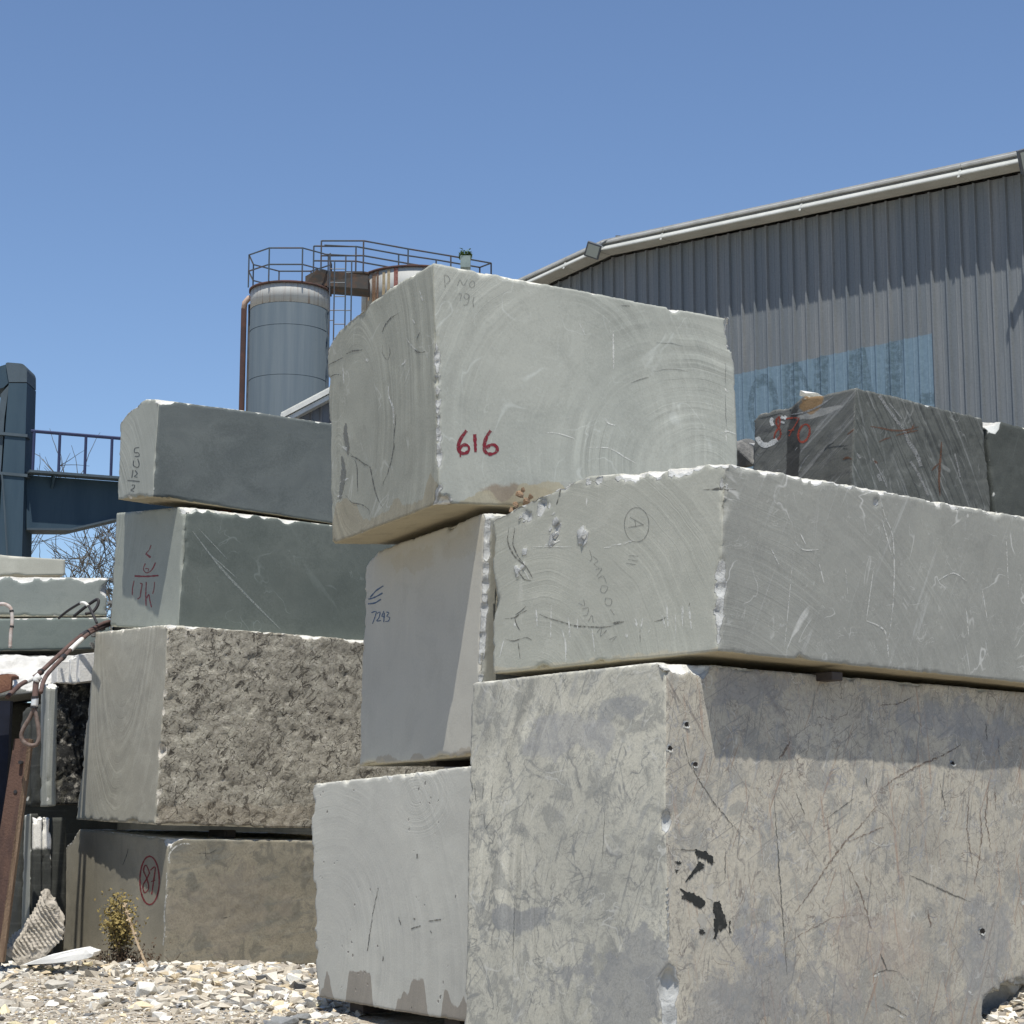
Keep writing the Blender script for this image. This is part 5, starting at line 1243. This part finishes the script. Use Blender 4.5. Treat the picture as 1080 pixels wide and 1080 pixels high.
S6 = [sc_pts(p, k6, 330, 430) for p in ([(648,97),(630,120),(617,145),(613,168),(620,188),(640,193),(656,182),(657,165),(642,156),(624,164),(616,178)],
     [(682,112),(684,150),(686,188)], [(750,97),(735,118),(725,145),(722,170),(730,190),(752,196),(772,188),(778,172),(766,158),(748,158),(730,170)])]
b = BL['616']
ribbons(b, [(p, 3.3) for p in S6], red, 'painted_number', label='number 616 painted in red')
ribbons(b, [(sc_pts([(622,190),(621,200),(622,208)], k6, 330, 430), 1.6)], red, 'paint_drip')
kk = .213
N6 = [[(715,195),(728,165),(745,192),(765,162)], [(785,172),(774,185),(778,200),(792,202),(801,188),(796,172),(785,170)], [(652,140),(672,150),(676,172),(660,185)], [(650,140),(655,200)], [(722,235),(735,232),(728,270)],
      [(772,240),(755,232),(748,250),(762,262),(774,248),(772,238),(772,265),(762,288),(745,290)], [(797,250),(792,275),(796,300)]]
ribbons(b, [(sc_pts(p, kk, 330, 260), 1.0) for p in N6], pencil2, 'pencil_marks')
def P1(pts): return sc_pts(pts, .213, 330, 260)
ribbons(b, [(P1([(343,425),(360,390),(385,360),(425,332)]), 2.0),(P1([(62,598),(110,570),(150,548)]), 1.6),(P1([(165,535),(195,520),(245,512)]), 2.2),(P1([(512,465),(530,425)]), 1.2),(P1([(500,505),(525,525),(558,520)]), 2),
            (P1([(185,1035),(230,1060),(262,1085)]), 1.8),(P1([(80,650),(110,635),(140,640)]), 1.2),(P1([(345,490),(350,540),(372,560),(382,520),(375,480)]), .9)], crk, 'crack', label='dark cracks and scratches')
def P2(pts): return sc_pts(pts, .25, 330, 430)
ribbons(b, [(P2([(160,195),(200,225),(240,250),(252,300),(262,345),(280,390),(298,425)]), 1.6),(P2([(175,215),(188,260),(190,330),(192,355)]), 1.3),(P2([(140,370),(165,400),(210,412),(235,430),(240,450)]), 1.4),(P2([(350,30),(345,120),(335,210),(310,290),(295,330)]), 1.4)], crk, 'crack')
ribbons(b, [(P2([(140,65),(138,110),(146,160),(150,200)]), 5),(P2([(122,205),(130,250),(128,300),(120,350),(115,385)]), 5.5)], spray('gouge', (.17,.17,.15), .8), 'gouge', taper=True)
ribbons(b, [(P2([(125,165),(140,172),(152,185)]), 3.2),(P2([(115,318),(135,305),(150,298)]), 2.6),(P2([(105,375),(125,370)]), 2),(P1([(465,455),(490,490),(520,520)]), 1.2),(P1([(375,690),(378,745),(398,800),(402,880)]), 1.8),(P1([(440,585),(455,575),(460,560)]), 1.5),(P1([(150,600),(155,680)]), 1.4),(P1([(270,555),(270,570)]),2.6),(P1([(530,220),(545,270)]),1.3),(P1([(495,360),(505,380)]),1.2)], crl, 'scar_or_lit_lip')
def P3_(pts): return sc_pts(pts, .2315, 550, 290)
ribbons(b, [(P3_([(417,245),(419,430)]), 1.7)], crl, 'scar_or_lit_lip', label='short straight white scratch')
ribbons(b, [(P3_([(380,655),(395,675),(425,685)]), 1.6),(P3_([(115,720),(160,720),(240,745)]), 1.2),(P3_([(300,785),(400,790),(470,830),(525,860)]), 1.2),(P3_([(900,725),(935,712),(975,725)]), 1.4),(P3_([(925,515),(935,532),(942,530)]), 1.3),(P3_([(930,700),(932,760)]),1.0),(P3_([(260,215),(290,275)]),.9)], crl, 'scar_or_lit_lip')
ribbons(b, [(P3_([(928,400),(930,500)]), .9),(P3_([(930,545),(932,690)]), .9),(P3_([(455,142),(495,143)]), 1.6),(P3_([(500,490),(540,475),(580,468)]), 1.8),(P3_([(610,310),(680,312),(740,325)]), 1.1),(P3_([(600,440),(690,430),(760,440)]), 1.1)], pencil, 'scratch')
# A
b = BL['A']; k4 = .2593
def P4(pts): return sc_pts(pts, k4, 500, 470)
ribbons(b, [(P4(ell(662,322,50,70)), .9),(P4([(635,292),(662,307),(690,322)]), 1.0),(P4([(690,322),(660,328),(628,333)]), 1.0),(P4([(655,303),(658,328)]), 1.0),(P4([(632,447),(668,450)]), .9),(P4([(628,463),(666,470)]), .9),(P4([(620,478),(660,485)]), .9)], pencil, 'pencil_marks', label='pencilled letter A in a circle with three strokes below')
ribbons(b, [(P4(p), .9) for p in ([(470,425),(480,460),(470,470)],[(485,450),(505,470),(488,480),(510,500)],[(495,505),(520,500),(500,530)],[(505,540),(525,530),(540,560)],[(520,570),(545,575),(530,600),(515,590),(520,570)],[(535,620),(560,625),(555,650),(535,645),(535,620)],[(555,665),(572,690)],[(425,640),(450,650),(445,625)],[(440,665),(465,660),(460,690),(445,690)],[(465,715),(480,690),(485,720)],[(500,760),(520,740),(515,775),(540,750)],[(550,790),(580,775),(560,800)])], pencil2, 'pencil_marks', label='faint illegible pencil figures')
ribbons(b, [(P4([(265,685),(300,700),(345,712),(400,730),(470,738),(540,738),(600,718)]), 1.7),(P4([(560,722),(612,716)]), 3),(P4([(125,705),(165,698),(215,668)]), 1.6),(P4([(165,700),(180,740),(192,755)]), 1.3),(P4([(140,330),(138,380),(150,430),(185,470),(215,495),(240,540)]), 2.0),(P4([(165,330),(160,400),(180,450),(205,480)]), 1.5),(P4([(180,510),(205,545),(235,550)]), 1.5),(P4([(355,160),(350,200),(335,240)]), 2.4),(P4([(930,178),(1000,178),(1068,180)]), 1.3),(P4([(970,178),(1002,174),(1035,181)]), 3.0),
            (P4([(735,715),(770,705),(785,690)]), 1.3),(P4([(178,800),(188,865)]), 1.2),(P4([(130,785),(160,795),(215,780),(235,790)]), 1.3),(P4([(877,635),(876,655)]), 1.2),(P4([(675,740),(678,800)]),1),(P4([(210,655),(170,690)]),1.2)], crk, 'crack', label='dark cracks and gouges')
ribbons(b, [(P4(p), w_) for p, w_ in (([(385,700),(388,740),(392,785)],1.9),([(420,700),(422,745)],1.7),([(355,740),(372,800),(374,880)],1.6),([(253,665),(258,735)],1.8),([(655,700),(665,740)],2.2),([(688,700),(680,740)],1.6),([(785,650),(790,740)],1.8),([(765,690),(780,740)],1.5),([(875,655),(885,745)],1.9),([(845,655),(850,740)],1.1),([(480,740),(492,840)],1.1),([(620,765),(622,780)],2.6),([(850,650),(852,700)],1.3),([(105,860),(120,800),(130,780)],1.3),([(315,650),(312,800)],1.1),([(290,405),(325,395),(350,385)],2.4),([(330,345),(345,365)],4),([(180,490),(200,500),(225,545)],1.2),([(560,405),(600,400),(650,385)],1.6),([(240,410),(400,412)],.9),([(460,210),(458,245)],1.3),([(710,760),(720,740)],1),([(530,415),(560,412)],1),([(820,660),(822,780)],.8),([(165,720),(168,735)],2.2))], crl, 'scar_or_lit_lip', label='white chisel scars')
k7 = .5556
def P7(pts): return sc_pts(pts, k7, 480, 460)
ribbons(b, [(P7(p), w_) for p, w_ in (([(805,110),(815,150),(830,190),(833,260),(830,330),(820,400)],1.2),([(640,195),(660,215),(690,215)],1.3),([(655,185),(665,205)],1.2),([(690,240),(700,280)],1.2),([(915,275),(945,260),(970,275)],1.3),([(780,350),(815,370),(822,420)],1.6),([(810,160),(830,230)],1.2),([(600,215),(615,245)],1.2),([(970,330),(975,385)],1),([(640,240),(625,400)],.8),([(1000,290),(1010,350)],.8),([(1045,180),(1050,290)],.8),([(740,250),(745,300)],.8),([(795,245),(780,350)],.9))], crl, 'scar_or_lit_lip')
# W1
b = BL['W1']
ribbons(b, [(P2(p), 1.5) for p in ([(243,800),(268,772),(298,752)],[(235,808),(262,800),(295,782)],[(233,828),(262,824),(288,808)])] + [(P2(p), 1.1) for p in ([(248,865),(268,860),(262,885),(252,912)],[(272,868),(284,862),(280,885),(270,900),(288,898)],[(300,858),(292,880),(304,882)],[(302,865),(300,905)],[(310,862),(322,866),(312,880),(325,885),(320,900),(306,902)])], blue, 'crayon_marks', label='three blue strokes over small blue figures')
# S3, S4, S1
b = BL['S3']
def P5(pts): return sc_pts(pts, .1389, 100, 520)
ribbons(b, [(P5(p), w_) for p, w_ in (([(428,395),(415,430),(388,460)],1.1),([(388,460),(425,490)],2.0),([(385,535),(370,575),(388,605),(415,600),(440,575),(462,528)],1.1),([(385,575),(410,575),(405,595)],1.0),([(303,630),(395,633),(485,626)],1.7),([(300,665),(288,720),(285,775)],.9),([(345,685),(360,690),(352,740),(345,790),(325,805)],1.2),([(392,675),(388,760),(390,855)],1.2),([(395,800),(410,770),(420,820),(432,868)],1.1),([(455,675),(450,730),(440,765)],1.0))], red2, 'painted_marks', label='red hand painted figures')
ribbons(b, [([(203,560),(232,598),(262,630),(296,664)], 2.2),([(222,585),(250,610)], 1.1),([(208,556),(240,590)],.9)], spray('pale_vein', (.30,.33,.31), .7), 'pale_vein', label='pale diagonal vein')
b = BL['S4']
def P8(pts): return sc_pts(pts, .1296, 110, 410)
ribbons(b, [(P8(p), 1.0) for p in ([(285,478),(250,485),(248,520),(278,520),(285,548),(250,550)],[(240,585),(238,625),(275,640),(285,610),(272,570)],[(235,660),(225,725)],[(250,665),(270,690),(245,715),(270,720)],[(190,745),(290,755)],[(225,785),(250,785),(240,810),(215,825),(245,835)])], dkp, 'pencil_marks', label='black figures written down the end face')
b = BL['S1']
def P9(pts): return sc_pts(pts, .2685, 50, 840)
ribbons(b, [(P9(ell(402,330,38,95,24)), 1.5),(P9([(402,300),(388,270),(378,290),(392,325),(398,360),(382,378),(376,350),(390,325),(402,300)]), 1.4),(P9([(405,290),(424,278),(418,330),(410,385)]), 1.4),(P9([(408,335),(425,328)]), 1.0)], red2, 'painted_number', label='number 87 in a red circle')
ribbons(b, [(P9([(318,200),(305,250),(296,268)]), 1.1),(P9([(620,198),(622,248)]), 1.3),(P9([(590,225),(640,222),(665,205)]), 1.2),(P9([(680,480),(720,470)]), 1.3)], crk, 'crack')
ribbons(b, [(P9([(480,262),(478,230),(500,200),(530,186),(560,186)]), 1.6),(P9([(470,300),(468,380),(460,460),(462,520),(455,585)]), 1.4)], crl, 'scar_or_lit_lip', taper=False)
# D
b = BL['D']
def PD(pts): return sc_pts(pts, .1574, 760, 390)
ribbons(b, [(PD([(350,322),(340,345),(352,375)]), 3.2),(PD([(240,360),(236,410),(250,460),(280,500),(320,503),(352,485),(380,468)]), 5.0),(PD([(405,315),(430,325),(440,310)]), 3.2),(PD([(400,350),(430,355)]), 2.4)], wht, 'white_paint_curl', label='white painted curl')
ribbons(b, [(PD([(395,312),(375,335),(378,370),(398,400),(402,440),(382,468),(362,465),(365,430),(385,395),(398,355),(395,315)]), 2.0),(PD([(440,328),(485,322),(528,325)]), 1.6),(PD([(528,325),(500,375),(475,410),(460,445)]), 1.3),(PD([(455,408),(495,402)]), 1.2),(PD(ell(560,425,36,62,20,0,.3)), 2.2)], orange, 'painted_number', label='number 870 in red')
def PE(pts): return sc_pts(pts, .1667, 900, 400)
pv = spray('pale_vein_slate', (.24,.245,.24), .8)
ribbons(b, [(PE([(150,85),(200,160),(260,245),(320,325),(345,390)]), 3.0),(PE([(345,390),(385,450),(410,500),(425,550)]), 4.2),(PE([(360,520),(400,580),(440,660),(472,735)]), 2.6),(PE([(225,150),(270,205),(305,250)]), 1.3),(PE([(640,470),(660,550),(675,620)]), 1.6),(PE([(120,500),(170,590),(215,690)]), 1.5),(PE([(155,600),(172,645)]), 3.4),(PE([(20,470),(45,500)]), 2.2)], pv, 'pale_vein', taper=False)
ribbons(b, [(PE([(105,298),(170,308),(240,322),(300,325),(350,318),(412,300)]), 2.0),(PE([(270,355),(330,340),(412,322)]), 1.6),(PE([(160,398),(200,378),(240,368)]), 1.2),(PE([(385,285),(360,330)]), 1.4),(PE([(557,395),(552,480),(545,560),(542,650),(548,740)]), 2.4),(PE([(545,530),(520,550),(495,580)]), 1.6),(PE([(130,515),(150,535)]), 2.5)], rustl, 'rust_vein', label='rusty brown veins')
ribbons(b, [(PD([(690,545),(720,510),(760,485)]), 2.0),(PD([(700,530),(760,518),(850,510)]), 1.5),(PD([(820,525),(850,528)]), 1.3),(PD([(250,322),(300,318),(420,290)]), 1.3),(PD([(360,235),(366,285)]), 1.3),(PD([(465,250),(470,280)]),1.6)], dkp, 'crack')
ribbons(b, [(PD([(470,300),(560,285),(650,250),(720,205),(755,180)]), 2.2),(PD([(520,690),(560,610),(605,560)]), 1.0),(PD([(500,540),(515,520)]), 1.0),(PD([(375,672),(400,672)]), 1.4),(PD([(245,565),(270,580)]),1)], pv, 'pale_vein')
ribbons(b, [(PD([(820,600),(850,588),(880,600)]), 2.0),(PD([(850,435),(880,412),(900,395)]), 1.6)], rustl, 'rust_vein')
# big block: black jagged inclusions and pale pieces
blk = plain('inclusion_black', (.022,.023,.021), .7, var=.5, c2=(.06,.058,.052), sc=14, lo=.55, hi=.7); plp = plain('inclusion_pale', (.42,.40,.35), .9)
def PI_(pts): return sc_pts(pts, .2037, 660, 860)
for p_ in ([(350,178),(365,200),(370,222),(395,222),(420,232),(445,258),(456,240),(452,215),(430,205),(420,190),(380,180)],[(375,235),(400,250),(400,275),(365,295),(340,320),(305,345),(340,295),(368,262)],
           [(275,370),(290,395),(312,395),(350,400),(385,425),(412,445),(405,470),(385,485),(350,465),(320,440),(285,430),(300,410)],[(455,450),(488,440),(495,490),(515,535),(522,575),(500,590),(480,600),(465,635),(452,640),(458,600),(455,545),(465,520),(450,490)],
           [(532,550),(545,545),(540,600),(535,610)],[(375,590),(395,590),(412,610),(385,620)],[(250,280),(275,285),(262,302)],[(252,240),(280,236),(288,250),(262,252)]):
    decal(BL['big'], PI_(p_), blk, 'black_inclusion')
for p_ in ([(420,360),(452,355),(448,435),(418,430)],[(370,510),(412,510),(410,590),(385,575)]): decal(BL['big'], PI_(p_), plp, 'pale_inclusion', lift=.002)
hol = plain('hole_shade_dark', (.02,.018,.016), .95)  # dark discs paint the shade inside the shallow drilled holes
for (x, y, r_) in ((723.5,764,3.4),(705.5,789,3.2),(732.5,806,3.2),(1004,805,2.6),(1035,982,3.4)):
    decal(BL['big'], [(x+r_*.85*math.cos(k*math.pi/4), y+r_*math.sin(k*math.pi/4)) for k in range(8)], hol, 'drill_hole_shade', lift=.012)
    ribbons(BL['big'], [([(x-2, y+r_*.8),(x+.8, y+r_*1.15),(x+3.2, y+r_*.4)], 1.8)], crl, 'scar_or_lit_lip', lift=.012)  # pale crescent paints the sunlit lower lip of each hole
# big block: traced cracks
b = BL['big']
def PB(pts): return sc_pts(pts, .3889, 660, 680)
ribbons(b, [(PB([(402,410),(408,500),(415,600),(422,700),(430,800),(438,900)]), 1.2),(PB([(155,250),(170,320),(200,370),(240,430),(290,490),(330,540)]), 1.2),(PB([(770,625),(820,648),(880,675),(935,697)]), 1.9),(PB([(690,838),(702,865),(708,882)]), 1.6),(PB([(672,893),(706,882),(735,886)]), 1.3),(PB([(700,975),(735,990),(765,1010)]), 1.5),(PB([(545,470),(600,430),(620,415)]), 1.2),(PB([(130,555),(180,558),(205,562)]), 1.4),(PB([(210,590),(185,620),(160,645)]), 1.5),(PB([(270,555),(268,640)]), .9),(PB([(650,360),(655,385)]),1),(PB([(1010,250),(1012,300)]),1),(PB([(975,210),(980,260)]),1.2),(PB([(850,370),(862,420),(868,450)]),1.3),(PB([(460,400),(485,460)]),1.2)], crk, 'crack', wob=.6, sharp=True, label='dark hairline cracks')
ribbons(b, [(PB([(693,422),(640,485),(590,540),(545,600),(500,670),(450,740)]), 1.6),(PB([(600,535),(660,510),(700,495)]), 1.6),(PB([(910,270),(860,300),(800,325),(750,350),(700,385)]), 2.0),(PB([(600,590),(640,680),(665,770)]), 1.4),(PB([(780,140),(740,160),(690,165)]), 1.4),(PB([(960,440),(965,520),(955,600),(945,650)]), 1.4),(PB([(985,370),(975,470),(990,560)]), 1.4),(PB([(930,400),(925,500),(940,600)]), 1.2),(PB([(820,720),(826,765)]), 1.8),(PB([(445,260),(430,290),(415,310)]), 2.2),(PB([(430,810),(560,740),(640,730)]), 1),(PB([(1000,380),(1003,450)]),1)], crb, 'vein', wob=.8, sharp=True, label='reddish brown veins')
ribbons(b, [(PB([(660,530),(690,545),(728,540)]), 1.4),(PB([(672,900),(690,890)]), 2.4),(PB([(740,1005),(755,1012)]), 2.4),(PB([(865,455),(850,475)]),1.5),(PB([(440,520),(460,505)]),1.3),(PB([(930,940),(940,950)]),2),(PB([(1072,690),(1078,706)]),3)], crl, 'scar_or_lit_lip', sharp=True, wob=.5)
def PL(pts): return sc_pts(pts, .3889, 300, 680)
ribbons(b, [(PL([(625,690),(622,780),(620,870)]), 1.1),(PL([(870,440),(865,540),(860,600)]), .9),(PL([(515,375),(520,430)]), 1.0),(PL([(540,365),(538,420)]), .9),(PL([(565,380),(560,430)]), .9),(PL([(500,470),(540,460),(545,500),(570,465),(580,500)]), .9)], pencil, 'scratch', sharp=True, wob=.4)
b = BL['W2']
ribbons(b, [(PL([(255,660),(240,730),(225,830)]), .9),(PL([(390,750),(425,745)]), 1.4),(PL([(268,845),(267,858)]), 1.4),(PL([(360,568),(361,580)]), 1.6),(PL([(345,770),(370,762)]),1.3),(PL([(350,742),(356,745)]),1.8),(PL([(310,735),(316,760)]),1),(PL([(395,775),(400,782)]),1.2)], crk, 'pit_marks', sharp=True, wob=.4)
